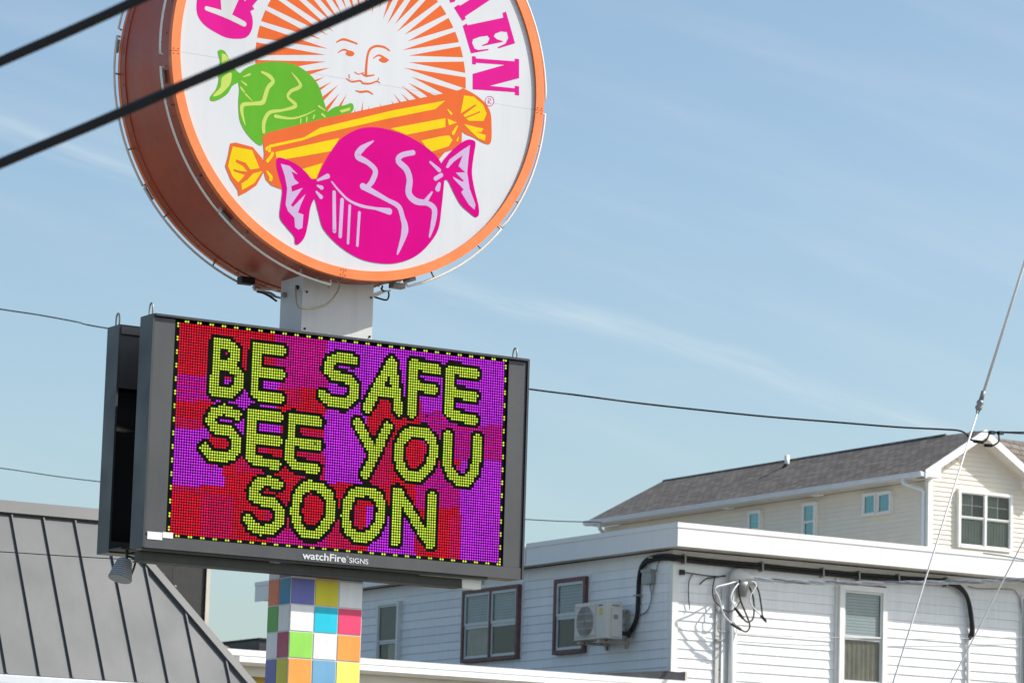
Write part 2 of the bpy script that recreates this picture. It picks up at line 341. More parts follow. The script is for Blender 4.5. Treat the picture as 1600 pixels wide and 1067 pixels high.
box('window_head', (32.75, YW-.06, 6.937), (33.42, YW-.001, 6.965), m_brown, H)
window(H, 'Y', YW, 36.2, 37.6, 5.3, 6.965, m_brown, .07, .5, 'blind', 'dark', .04)
box('window_trim', (36.145, YW-.05, 4.9), (36.198, YW-.001, 7.02), m_trim, H)

# mini split outdoor unit on the side wall
ac = thing('air_conditioner', 'cream outdoor air conditioner unit bracketed to the side wall of the white house', 'air conditioner', (29.0, 46.1, 5.85))
AX0, AX1, AY0, AY1, AZ0, AZ1 = 28.88, 29.18, 45.68, 46.60, 5.91, 6.485
cs = box('casing', (AX0, AY0, AZ0), (AX1, AY1, AZ1), m_ac, ac, bevel=.012)
box('side_cover', (AX0+.09, AY0-.022, AZ0+.03), (AX1-.02, AY0, AZ1-.1), m_ac, ac, bevel=.006)
box('handle_recess', (AX0+.10, AY0-.003, AZ1-.075), (AX0+.24, AY0-.001, AZ1-.05), m_galv, ac)
box('rating_plate', (AX0+.12, AY0-.0245, AZ0+.30), (AX0+.2, AY0-.0225, AZ0+.37), m_galv, ac)
fy, fz = 46.27, 6.195
mb = MB().box((AX0-.010, 45.98, AZ0+.04), (AX0-.002, 46.565, AZ1-.035)); mb.out('grille_frame', m_ac, ac)
mb = MB(); lathe(mb, [(.235, .0), (.235, .006)], (AX0-.018, fy, fz), (1, 0, 0), 40); mb.out('fan_opening', m_acfan, ac)
for r in [.04+.0245*k for k in range(9)]:
    mb = MB(); mb.tube([(AX0-.022, fy+r*math.cos(q), fz+r*math.sin(q)) for q in [i*math.pi/16 for i in range(33)]], .0035, 5, False); mb.out('grille_ring', m_ac, ac)
for k in range(5):
    z = AZ0+.06+k*.113; box('grille_bar', (AX0-.026, 45.99, z), (AX0-.02, 46.555, z+.008), m_ac, ac)
lg = MB()
for k, (y, mm) in enumerate(((45.89, m_red), (45.83, m_blue))): box('maker_mark', (AX0-.003, y-.04, AZ1-.075), (AX0-.0005, y+.015, AZ1-.05), mm, ac)
box('warning_label', (AX0-.003, 45.79, AZ1-.21), (AX0-.0005, 45.88, AZ1-.105), m_yell, ac)
for yb in (45.90, 46.48):
    b = MB().box((AX0+.0, yb-.022, AZ0-.052), (XW-.022, yb+.022, AZ0-.008)); b.add([(XW-.08, yb-.006, AZ0-.008), (XW-.024, yb-.006, AZ0+.05), (XW-.024, yb+.006, AZ0+.05), (XW-.08, yb+.006, AZ0-.008)], [(0, 1, 2, 3)])
    br = b.out('bracket_arm', m_rust, ac); box('wall_rail', (XW-.052, yb-.025, AZ0-.12), (XW-.022, yb+.025, AZ0+.48), m_rust, ac)
box('cross_rail', (XW-.066, 45.82, AZ0+.44), (XW-.054, 46.6, AZ0+.485), m_rust, ac)
# insulated pipes from the unit, round the corner, along the front wall
pw = [onX(x, y, XW-.06) for x, y in ((985, 985), (992, 973), (996, 957), (997.5, 930), (999, 900), (1003, 884), (1012, 873.5), (1030, 868.5), (1046, 868))]
pw = [Vector((AX1-.02, AY0+.1, 6.02)), Vector((AX1+.1, AY0-.02, 6.0))] + pw + [Vector((XW-.07, YW-.06, 7.13))]
pf = [onY(x, y, YW-.07) for x, y in ((1061, 870), (1100, 874.5), (1142, 878.5), (1189, 882.7), (1240, 888), (1285, 892), (1340, 897), (1402, 901.7), (1450, 905), (1483, 908), (1499, 916), (1511, 932), (1516.5, 959), (1518.5, 984), (1514, 998))]
P_ = thing('refrigerant_pipe', 'pair of black insulated pipes running under the eave of the white house', 'pipe', (XW, YW, 7.1))
path = cat(pw+pf, 6)
tube('pipe', path, .034, m_pipe, P_, 10)
tube('pipe', [p+Vector((.005, -.03 if i > 60 else .0, -.048)) + (Vector((-.02, 0, 0)) if i <= 60 else Vector((0, 0, 0))) for i, p in enumerate(path[8:-4])], .027, m_pipe, P_, 10)
for x, y in ((1068, 870.8), (1189, 882.7), (1284, 892), (1340, 897), (1402, 901.7), (1477, 907)):
    p = onY(x, y, YW-.07); MB().box((p.x-.012, YW-.13, p.z-.1), (p.x+.012, YW-.022, p.z+.055)).out('pipe_clip', m_galv, P_)
for x, y in ((996.5, 930), (1020, 871)):
    p = onX(x, y, XW-.06); MB().box((XW-.112, p.y-.055, p.z-.012), (XW-.02, p.y+.055, p.z+.012)).out('pipe_clip', m_galv, P_)
p0 = onY(1514, 998, YW-.07)
c_ = tube('conduit', [p0+Vector((0, .03, .03)), (p0.x, YW-.05, p0.z-.05), (p0.x, YW-.05, 3)], .026, m_trim, P_)
# disconnect box
d0, d1 = onX(1012, 891.5, XW), onX(1026, 912, XW)
db = thing('disconnect_box', 'small grey electrical box on the side wall near the house corner', 'box', (XW-.05, d0.y, d1.z))
box('case', (XW-.11, d1.y, d1.z), (XW-.022, d0.y, d0.z), m_galv, db, bevel=.008)
box('lid', (XW-.125, d1.y-.006, d0.z-.04), (XW-.1105, d0.y+.006, d0.z+.008), m_galv, db)
for k, pts in enumerate(([(1016, 912), (1016.5, 920), (1018, 930), (1016, 943), (1010, 955), (1000, 961), (992, 965)], [(1022, 912), (1020, 922), (1018, 932)], [(1026, 893), (1027, 882), (1031, 875), (1036, 872.5)])):
    tube('conduit_whip', cat([onX(x, y, XW-.045) for x, y in pts], 5), .011, m_galv, db, 6)

# service mast, weatherhead and drip loops on the front wall
sm = thing('service_mast', 'white service mast with hooded weatherhead on the front wall of the white house', 'service mast', (30.48, YW, 3))
tube('conduit', [(30.49, YW-.085, 3), (30.49, YW-.085, 6.83)], .062, m_trim, sm, 16)
hd = MB(); ctr = Vector((30.66, YW-.12, 6.86))
prof = []
vs = []; n = 20
for j, (r, h) in enumerate(((.27, -.07), (.275, -.01), (.255, .05), (.21, .105), (.13, .145), (.03, .16))):
    for i in range(n):
        q = 2*math.pi*i/n; vs.append((ctr.x+r*math.cos(q), ctr.y+.42*r*math.sin(q), ctr.z+h-.05*math.cos(q)*(r/.27)))
fs = [(j*n+i, j*n+(i+1) % n, (j+1)*n+(i+1) % n, (j+1)*n+i) for j in range(5) for i in range(n)] + [tuple(range(n)), tuple(5*n+i for i in range(n))]
hd.add(vs, fs).out('weatherhead', m_pole, sm, smooth=True)
lathe(MB(), [(.09, -.2), (.13, -.05), (.15, .02)], (30.60, YW-.115, 6.8), (0, 0, 1), 16).out('neck', m_galv, sm, smooth=True)
bd = thing('backing_board', 'weathered vertical board with conduit beside the service mast', 'board', (30.27, YW, 3))
box('plank', (30.205, YW-.045, 3), (30.29, YW-.021, 6.72), m_oldtrim, bd); tube('conduit', [(30.315, YW-.05, 3), (30.315, YW-.05, 6.72)], .022, m_trim, bd); tube('conduit', [(30.355, YW-.05, 3), (30.355, YW-.05, 6.65)], .016, m_trim, bd)
for z in (5.9, 6.35): box('strap', (30.2, YW-.075, z), (30.385, YW-.0215, z+.03), m_galv, bd)
z6 = lambda x, y: (1040+x/4.7, 840+y/4.7)
def wallwire(nm, label, pts, r, m, off, parent=None, conv=z6):
    n = len(pts); P = []
    for i, p in enumerate(pts):
        o = off[min(i, len(off)-1)] if isinstance(off, (list, tuple)) else off
        P.append(onY(*conv(*p), YW-o))
    return tube(nm, cat(P, 7), r, m, parent, 7)
lp = thing('drip_loop_wires', 'tangle of black and white drip loop wires hanging below the weatherhead', 'wires', (30.7, YW-.2, 6.8))
wallwire('white_wire', '', [(540, 315), (450, 340), (365, 370), (395, 450), (425, 560), (490, 632)], .013, m_wirew, [.2, .3, .34, .32, .3, .3], lp)
wallwire('white_wire', '', [(548, 318), (500, 380), (478, 440), (505, 500), (520, 520)], .013, m_wirew, [.2, .28, .3, .3], lp)
wallwire('white_wire', '', [(600, 300), (665, 345), (625, 420), (620, 470), (660, 530), (705, 570)], .012, m_wirew, [.25, .3], lp)
wallwire('black_wire', '', [(490, 632), (540, 665), (590, 688), (618, 650), (600, 580), (555, 470), (535, 370), (545, 310)], .014, m_wire, [.3, .3, .3, .28, .26, .22], lp)
wallwire('black_wire', '', [(520, 520), (560, 580), (605, 618), (645, 580), (645, 450), (610, 350), (575, 305)], .014, m_wire, [.3, .3, .3, .28, .24, .2], lp)
wallwire('black_wire', '', [(640, 315), (680, 380), (700, 480), (712, 570), (740, 620)], .013, m_wire, [.22, .28, .3], lp)
for a, b in (((482, 628), (552, 672)), ((508, 512), (568, 590)), ((700, 568), (735, 608))):
    wallwire('splice_sleeve', '', [a, ((a[0]+b[0])/2, (a[1]+b[1])/2), b], .024, m_wire, .3, lp)
lp2 = thing('wall_cable', 'thin black cables stapled to the front wall left of the service mast', 'cable', (30, YW, 6.7))
wallwire('cable', '', [(115, 250), (200, 262), (330, 280), (440, 282)], .009, m_wire, .05, lp2)
wallwire('cable', '', [(195, 268), (172, 320), (168, 420), (177, 525)], .008, m_wire, .05, lp2)
wallwire('cable', '', [(360, 290), (345, 380), (355, 450), (385, 490), (440, 535), (500, 530), (545, 470)], .010, m_wire, [.05, .06, .08, .12, .2, .22], lp2)
wallwire('cable', '', [(250, 340), (300, 300), (360, 290), (440, 275)], .010, m_wire, .06, lp2)
p = onY(*z6(115, 250), YW); box('clip', (p.x-.055, YW-.06, p.z-.045), (p.x+.03, YW-.021, p.z+.03), m_pipe, lp2)
z7 = lambda x, y: (1300+x/4.7, 840+y/4.7)
lp3 = thing('thin_wall_cable', 'thin grey cable running down the front wall at the right edge', 'cable', (35.5, YW, 6.5))
wallwire('cable', '', [(1000, 355), (1080, 372), (1280, 375), (1350, 395), (1388, 500), (1395, 700), (1390, 1100)], .009, m_wireg, .045, lp3, z7)
lp4 = tag(wallwire('taut_wall_wire', '', [(360, 672), (470, 692), (900, 722), (1290, 732), (1900, 742), (2640, 728)], .006, m_wireg, .09), 'very thin wire strung across the lit front wall below the eave shadow', 'wire')

# ------------------------------------------------------------------ low neighbour roof
LB = thing('low_building', 'low building with white roof edge below the white house', 'building', (25, 47, 0))
box('wall', (15.2, 44.45, 0), (29.3, 57, 4.9), m_must, LB)
box('roof_edge', (15.0, 44.15, 5.135), (29.45, 44.6, 5.222), m_fascia, LB)
box('roof_deck', (15.0, 44.605, 5.0), (29.40, 57.3, 5.19), m_membrane, LB)
gp = [(15, 44.155, 5.13), (15, 44.135, 5.05), (15, 44.19, 5.005), (15, 44.29, 5.005), (15, 44.29, 5.13)]
MB().prism(gp, (14.43, 0, 0)).out('gutter', m_gutter, LB)
box('frieze_board', (15.05, 44.30, 4.87), (29.4, 44.40, 5.06), m_must2, LB)
box('end_bracket', (21.80, 44.12, 5.02), (21.88, 44.134, 5.13), m_galv, LB)
for i in range(9): box('gutter_clip', (22.6+i*.9, 44.30, 5.223), (22.66+i*.9, 44.33, 5.226), m_galv, LB)
MB().add([(27.6, 44.25, 5.224), (29.05, 44.25, 5.36), (29.40, 44.25, 5.35), (29.40, 44.25, 5.224), (27.6, 44.66, 5.224), (29.05, 44.66, 5.37), (29.40, 44.66, 5.36), (29.40, 44.66, 5.224)],
         [(0, 1, 2, 3), (4, 5, 6, 7), (0, 1, 5, 4), (1, 2, 6, 5), (2, 3, 7, 6), (0, 4, 7, 3)]).out('membrane_curb', m_membrane, LB)
box('curb_end', (29.402, 44.24, 5.224), (29.44, 44.66, 5.37), m_edge, LB)

# ------------------------------------------------------------------ cream house
CX0, CY0 = 43.888, 57.208
K = thing('cream_house', 'cream vinyl sided house with brown shingle roof behind the white house', 'house', (CX0+3, CY0+6, 0))
box('wall', (CX0+.001, CY0+.001, 0), (50, 69.6, 10.70), m_cream, K)
TP = math.tan(rad(32)); AXp, AZp = 45.10, 11.70             # gable apex
# gable wall above the eave
MB().prism([(CX0+.001, CY0+.001, 10.701), (46.5, CY0+.001, 10.701), (46.5, CY0+.001, 10.82), (45.10, CY0+.001, 11.70), (CX0+.001, CY0+.001, 10.94)], (0, .1, 0)).out('gable_wall', m_cream, K)
mb = MB()
def clap(mb, plane, z, u0, u1, h=.098):
    pr = [(.003, z+h), (.021, z), (.021, z-.004), (.002, z-.004), (.002, z+h)]
    if plane == 'X': mb.prism([(CX0-d, u0, q) for d, q in pr], (0, u1-u0, 0))
    else: mb.prism([(u0, CY0-d, q) for d, q in pr], (u1-u0, 0, 0))
for k in range(24): clap(mb, 'X', 8.35+k*.098, CY0+.08, 69.58)
mb.out('side_siding', m_cream, K, kind='stuff')
mb = MB()
for k in range(33):
    z = 8.35+k*.098
    if z < 10.66: clap(mb, 'Y', z, CX0+.08, 49.9)
    else:
        hw = (11.60-(z+.098))/TP*.98
        if hw > .05: clap(mb, 'Y', z, max(CX0+.08, 45.10-hw), 45.10+hw)
mb.out('front_siding', m_cream, K, kind='stuff')
MB().box((CX0-.022, CY0-.022, 0), (CX0+.10, CY0+.002, 10.72)).box((CX0-.022, CY0+.002, 0), (CX0+.002, CY0+.09, 10.72)).out('corner_trim', m_trim, K)
# roof: side slope with its ridge, front cross gable, right hand slope
YF = CY0-.30; EX = 43.53; EZ = 10.835
RX, RZ, RY = 45.18, 11.866, 58.32
def slab(name, pts, m, th=.05):
    P = [Vector(p) for p in pts]; nrm = (P[1]-P[0]).cross(P[2]-P[0]).normalized()
    if nrm.z < 0: nrm = -nrm
    return MB().prism(P, -nrm*th).out(name, m, K)
slab('roof_slope', [(EX, YF, EZ), (AXp, YF, EZ+(AXp-EX)*TP), (RX, RY, RZ), (RX, 69.1, RZ), (EX-.02, 69.75, EZ)], m_shy)
gz = EZ+(AXp-EX)*TP
slab('roof_slope', [(AXp, YF, gz), (46.72, YF, gz-(46.72-AXp)*TP), (46.72, 58.6, gz-(46.72-AXp)*TP), (AXp, 58.6, gz)], m_shy)
slab('roof_slope', [(RX, RY, RZ), (53, RY, RZ), (53, YF+.25, RZ-(RY-YF-.25)*TP), (46.2, YF+.25, RZ-(RY-YF-.25)*TP), (AXp+.02, YF+.75, gz+.01)], m_shx)
slab('roof_slope', [(RX, RY, RZ), (53, RY, RZ), (53, 64, RZ-3), (RX+1, 69.1, RZ-.9), (RX, 69.1, RZ)], m_shx)
slab('roof_slope', [(RX, 69.1, RZ), (EX-.02, 69.75, EZ), (49, 69.75, EZ)], m_shx)
rc = MB().tube([(RX, RY, RZ+.012), (RX, 69.1, RZ+.004)], .022, 6); rc.out('ridge_cap', m_shy, K)
# rakes of the gable
def rake(x0, z0, x1, z1):
    return MB().prism([(x0, YF, z0), (x1, YF, z1), (x1, YF, z1-.175), (x0, YF, z0-.175)], (0, -.03, 0)).out('rake_board', m_trim, K)
rake(EX+.03, EZ+.02, AXp, gz+.02); rake(AXp+.001, gz+.02, 46.72, gz+.02-(46.72-AXp)*TP)
MB().prism([(EX+.03, YF+.001, EZ-.15), (AXp, YF+.001, gz-.15), (AXp, YF+.001, gz-.17), (EX+.03, YF+.001, EZ-.17)], (0, .30, 0)).out('rake_soffit', m_soffit, K)
MB().prism([(AXp+.002, YF+.001, gz-.15), (46.72, YF+.001, gz-.15-(46.72-AXp)*TP), (46.72, YF+.001, gz-.17-(46.72-AXp)*TP), (AXp+.002, YF+.001, gz-.17)], (0, .30, 0)).out('rake_soffit', m_soffit, K)
MB().prism([(EX+.05, YF-.032, EZ-.11), (EX+.05, YF-.032, EZ+.0), (EX+.42, YF-.032, EZ+.22), (EX+.42, YF-.032, EZ-.11)], (0, .34, 0)).out('cornice_return', m_trim, K)
MB().prism([(46.30, YF-.032, EZ-.10), (46.30, YF-.032, EZ+.10), (46.7, YF-.032, EZ-.06), (46.7, YF-.032, EZ-.10)], (0, .34, 0)).out('cornice_return', m_trim, K)
box('soffit', (EX+.06, YF+.32, EZ-.125), (CX0, 69.7, EZ-.105), m_soffit, K)
box('fascia_board', (EX+.035, YF+.32, EZ-.12), (EX+.058, 69.72, EZ-.02), m_gutter, K)
gp = [(EX+.03, EZ-.025), (EX-.09, EZ-.005), (EX-.095, EZ-.02), (EX-.07, EZ-.10), (EX+.03, EZ-.12)]
gut = MB().prism([(x, YF-.01, z) for x, z in gp], (0, 12.95, 0)).out('gutter', m_gutter, K)
g_ = MB().tube(cat([(EX-.02, CY0+.34, EZ-.1), (EX-.02, CY0+.34, EZ-.2), (CX0-.10, CY0+.10, EZ-.34), (CX0-.075, CY0+.09, EZ-.5), (CX0-.075, CY0+.09, EZ-.9)], 5)+[Vector((CX0-.075, CY0+.09, 0))], .042, 8); g_.out('downspout', m_gutter, K, smooth=True)
MB().tube(cat([(EX-.02, 69.2, EZ-.1), (EX-.02, 69.2, EZ-.22), (CX0-.1, 69.4, EZ-.36), (CX0-.08, 69.45, EZ-.6)], 5)+[Vector((CX0-.08, 69.45, 0))], .045, 8).out('downspout', m_gutter, K, smooth=True)
for y in (60.9, 64.25): box('soffit_light', (EX+.12, y-.12, EZ-.16), (EX+.3, y+.12, EZ-.126), m_trim, K, bevel=.01)
vp = thing('vent_pipe', 'white plumbing vent pipe standing on the shingle roof', 'vent pipe', (44.92, 63.7, 11.65))
tube('pipe', [(44.92, 63.7, 11.60), (44.92, 63.7, 11.93)], .055, m_trim, vp, 14); lathe(MB(), [(.13, -.03), (.09, .05), (.06, .1)], (44.92, 63.7, 11.64), (0, 0, 1), 14).out('boot', m_pipe, vp)
window(K, 'X', CX0, 58.372, 58.85, 10.113, 10.585, m_trim, .045, 0.0, 'teal', 'teal', .02, proud=.037, sash_m=m_trim, pane_m=m_pane2)
window(K, 'X', CX0, 58.885, 59.35, 10.12, 10.60, m_trim, .045, 0.0, 'teal', 'teal', .02, proud=.037, sash_m=m_trim, pane_m=m_pane2)
window(K, 'X', CX0, 61.04, 61.525, 9.75, 10.58, m_trim, .05, .5, 'teal', 'dark', .02, grid=True, proud=.037, sash_m=m_trim, pane_m=m_pane2)
window(K, 'X', CX0, 63.09, 63.57, 9.75, 10.573, m_trim, .05, .5, 'teal', 'dark', .02, grid=True, proud=.037, sash_m=m_trim, pane_m=m_pane2)
window(K, 'Y', CY0, 44.597, 46.005, 9.378, 10.58, m_trim, .06, .53, 'part', 'curtain', .022, mull=True, grid=True, proud=.037, sash_m=m_trim, cur_m=m_curtain2)

# ------------------------------------------------------------------ grey metal mansard roof (left)
GP = rad(60.5); GY0, GZ0 = 35.55, 4.092; run = (5.93-GZ0)/math.tan(GP)
G = thing('metal_roof_building', 'building with grey standing seam metal roof at lower left', 'building', (13, 38, 0))
def sl(x, t, off=0):    # t: height above the eave along the slope; off: outwards
    return Vector((x, GY0+t/math.tan(GP)-off*math.sin(GP), GZ0+t+off*math.cos(GP)))
hipx0, hipx1, hmax = 17.80, 16.35, 1.96            # hip runs from the eave corner up to the left
def hipx(t): return hipx0+(hipx1-hipx0)*t/hmax
def tx(x): return max(0, min(1.838, (x-hipx0)/(hipx1-hipx0)*hmax))
seams = [15.225-.386*k for k in range(8, 0, -1)] + [15.225+.386*k for k in range(0, 7)]
edges = [seams[0]-.386]+seams+[17.80]
for a, b in zip(edges[:-1], edges[1:]):
    ta, tb = tx(a+.004), tx(b-.004)
    pts = [sl(a+.004, 0), sl(b-.004, 0)]
    if tb > .01: pts.append(sl(b-.004, tb))
    if ta > tb and ta >= 1.838 and tb < 1.838: pts.append(sl(hipx(1.838), 1.838))
    if ta > .01: pts.append(sl(a+.004, ta))
    nrm = Vector((0, math.sin(GP), -math.cos(GP)))
    # slight oil canning in each pan
    MB().prism(pts, nrm*.012).out('roof_panel', m_tin, G)
for x in seams:
    t1 = tx(x)
    if t1 < .05: continue
    P = [sl(x-.009, 0, .001), sl(x+.009, 0, .001), sl(x+.009, t1, .001), sl(x-.009, t1, .001)]
    MB().prism(P, Vector((0, -math.sin(GP), math.cos(GP)))*.027).out('standing_seam', m_tin, G)
hc = [sl(hipx(-.02)-.02, -.02, .045), sl(hipx(-.02)+.12, -.02, .02), sl(hipx(hmax)+.12, hmax, .02), sl(hipx(hmax)-.02, hmax, .045)]
MB().prism(hc, Vector((0, .05, -.03))).out('hip_cap', m_tinl, G)
MB().prism([sl(12, 1.838, .05), sl(16.45, 1.838, .05), sl(16.45, 1.98, .05), sl(12, 1.98, .05)], Vector((0, .06, -.02))).out('ridge_flashing', m_tinl, G)
MB().add([sl(hipx0, 0), sl(hipx1, hmax), (hipx1, 44, GZ0+hmax), (hipx0, 44, GZ0)], [(0, 1, 2, 3)]).out('end_slope', m_tin, G)
MB().add([sl(11, 1.95), sl(hipx1, 1.95), (hipx1, 44, GZ0+1.95), (11, 44, GZ0+1.95)], [(0, 1, 2, 3)]).out('roof_deck', m_membrane, G)
box('eave_gutter', (11, GY0-.09, GZ0-.11), (17.85, GY0+.02, GZ0-.012), m_gutter, G, bevel=.01)
box('wall', (11.2, GY0+.25, 0), (17.4, 43.9, GZ0-.015), m_must2, G)
# dark panel behind it
dp = thing('weathered_panel', 'tall dark weathered panel with cream edge behind the grey metal roof', 'panel', (18.8, 39.7, 0))
box('panel', (18.02, 39.68, 0), (18.70, 39.76, 6.25), m_weather, dp); box('panel', (18.703, 39.68, 0), (19.16, 39.76, 6.25), m_weather, dp)
box('edge_trim', (19.163, 39.66, 0), (19.215, 39.78, 6.27), m_edge, dp); box('edge_trim', (19.152, 39.655, 0), (19.161, 39.679, 6.25), m_cabd, dp)
# far roofs seen in the gap
a_ = at(338, 1000, 96); b_ = at(392, 1012, 96)
FH = thing('far_house', 'far house whose dark shingle roof peeks over the white roof edge', 'house', (a_.x, a_.y+3, 0))
box('wall', (a_.x-7, a_.y+.4, 0), (b_.x-.3, a_.y+8, b_.z-.15), m_white, FH)
MB().add([(a_.x-8, a_.y, b_.z-.15), (b_.x, a_.y, b_.z-.15), (b_.x, a_.y+8, b_.z-.15), (a_.x-8, a_.y+8, b_.z-.15), (a_.x-7.7, a_.y+.5, a_.z), (b_.x-.5, a_.y+.5, a_.z), (b_.x-.5, a_.y+7, a_.z), (a_.x-7.7, a_.y+7, a_.z)],
         [(0, 1, 5, 4), (1, 2, 6, 5), (2, 3, 7, 6), (3, 0, 4, 7), (4, 5, 6, 7), (0, 3, 2, 1)]).out('roof', m_shx, FH)
c0, c1 = at(406, 996, 96), at(416, 1020, 96)
fc = thing('far_chimney_house', 'narrow far dark gable end just left of the tiled pole', 'house', (c0.x, c0.y, 0))
box('wall', (c0.x, c0.y, 0), (c0.x+1.2, c0.y+4, c0.z-.05), m_membrane, fc); box('cap', (c0.x-.05, c0.y-.05, c0.z-.045), (c0.x+1.25, c0.y+4.05, c0.z), m_cabd, fc)

# ------------------------------------------------------------------ sign pole with coloured squares
PX0, PX1, PY0, PY1 = 11.915, 12.52, 23.226, 23.586
SP = thing('sign_pole', 'square sign pole clad in colourful checkered squares', 'sign pole', ((PX0+PX1)/2, (PY0+PY1)/2, 0))
box('post', (PX0, PY0, 0), (PX1, PY1, 6.40), m_pole, SP)
zt = onY(449, 942.6, PY0).z; rh = .198
cols = dict(w=(232, 232, 232), o=(232, 112, 40), b=(0, 128, 176), p=(98, 104, 172), y=(214, 200, 24), c=(0, 190, 214), k=(232, 62, 108), g=(146, 214, 84), t=(246, 158, 72), s=(112, 166, 200), v=(246, 236, 110), n=(82, 168, 60), r=(176, 52, 90))
tm = {k: M('tile_'+k, v, .4, .08, 4, .04, streak=.08) for k, v in cols.items()}
front = ['wob', 'pyw', 'wck', 'gwt', 'tsv', 'wkg', 'cwp']
left = ['wp', 'ob', 'nw', 'wr', 'py', 'wc', 'gw']
gap = .006
for r, (fr, lf) in enumerate(zip(front, left)):
    z1 = zt+rh*(2-r); z0 = z1-rh
    w3 = (PX1-PX0)/3; w2 = (PY1-PY0)/2
    for i, ch in enumerate(fr): box('tile', (PX0+i*w3+gap, PY0-.004, z0+gap), (PX0+(i+1)*w3-gap, PY0-.0005, z1-gap), tm[ch], SP)
    for i, ch in enumerate(lf): box('tile', (PX0-.004, PY1-(i+1)*w2+gap, z0+gap), (PX0-.0005, PY1-i*w2-gap, z1-gap), tm[ch], SP)
    for i, ch in enumerate(lf): box('tile', (PX1+.0005, PY1-(i+1)*w2+gap, z0+gap), (PX1+.004, PY1-i*w2-gap, z1-gap), tm[ch], SP)
for x, z in ((PX0+.035, 6.26), (PX0+.03, 5.98), (PX1-.02, 6.28), (PX1-.02, 5.98)):
    lathe(MB(), [(.009, 0), (.009, .006), (.004, .009)], (x, PY0, z), (0, -1, 0), 8).out('screw', m_wire, SP)
lathe(MB(), [(.02, 0), (.02, .03)], (PX0, 23.5, 6.27), (-1, 0, 0), 10).out('cable_gland', m_galv, SP)
lathe(MB(), [(.016, 0), (.016, .02)], (PX0, 23.30, 6.30), (-1, 0, 0), 10).out('cable_gland', m_wire, SP)

# ------------------------------------------------------------------ message board cabinets
BX0, BX1, BZ0, BZ1 = 10.595, 13.789, 4.217, 5.916
FYs = 23.004
B = thing('message_board', 'charcoal LED message board showing BE SAFE SEE YOU SOON', 'message board', ((BX0+BX1)/2, 23.1, BZ0))
sh = MB(); t = .016
sh.box((BX0, FYs, BZ0), (BX0+t, 23.222, BZ1)); sh.box((BX1-t, FYs, BZ0), (BX1, 23.222, BZ1)); sh.box((BX0+t, FYs-.012, BZ1-t), (BX1-t, 23.222, BZ1+.001)); sh.box((BX0+t, FYs+.045, BZ0-.001), (BX1-t, 23.222, BZ0+t)); sh.box((BX0+t, 23.205, BZ0+t), (BX1-t, 23.222, BZ1-t))
sh.out('shell', m_cab, B)
SX0, SX1, SZ0, SZ1 = 10.797, 13.597, 4.309, 5.897
box('side_panel', (BX0+t+.002, FYs+.012, SZ0-.004), (SX0-.018, FYs+.04, BZ1-t-.008), m_cabf, B)
box('side_panel', (SX1+.014, FYs+.012, SZ0-.004), (BX1-t-.006, FYs+.04, BZ1-t-.008), m_cabf, B)
box('bottom_panel', (BX0+t+.002, FYs+.006, BZ0-.002), (BX1-t-.004, FYs+.04, SZ0-.006), m_cabf, B)
bo = box('led_panel', (SX0-.016, FYs+.022, SZ0-.003), (SX1+.012, FYs+.06, SZ1+.001), m_board, B)
box('underside_lip', (BX0+.02, FYs+.03, BZ0-.022), (BX1-.3, FYs+.055, BZ0-.002), m_rail, B)
rl = thing('support_rail', 'dark weathered steel rail under the message board', 'rail', (12, 23.14, 4.12)); MB().box((10.62, 23.10, 4.130), (13.30, 23.19, 4.192)).out('beam', m_rail, rl); box('beam_flange', (10.62, 23.085, 4.1205), (13.30, 23.22, 4.1295), m_rail, rl)
box('end_block', (13.302, 23.095, 4.125), (13.47, 23.2, 4.19), m_trim, rl)
for a in ((BX0+.02, BZ0+.06, .118, .055), (BX0+.142, BZ0+.078, .08, .042)):
    box('paper_label', (a[0]+t, FYs+.0025, a[1]), (a[0]+t+a[2], FYs+.0055, a[1]+a[3]), m_trim, B)
def lift_eye(parent, x, y, z):
    tube('lifting_eye', cat([(x-.0, y-.028, z), (x, y-.03, z+.05), (x, y-.018, z+.085), (x, y, z+.095), (x, y+.018, z+.085), (x, y+.03, z+.05), (x, y+.028, z)], 4), .0065, m_galv, parent, 6)
lift_eye(B, BX0+.04, 23.13, BZ1+.001); lift_eye(B, BX1-.06, 23.13, BZ1+.001)
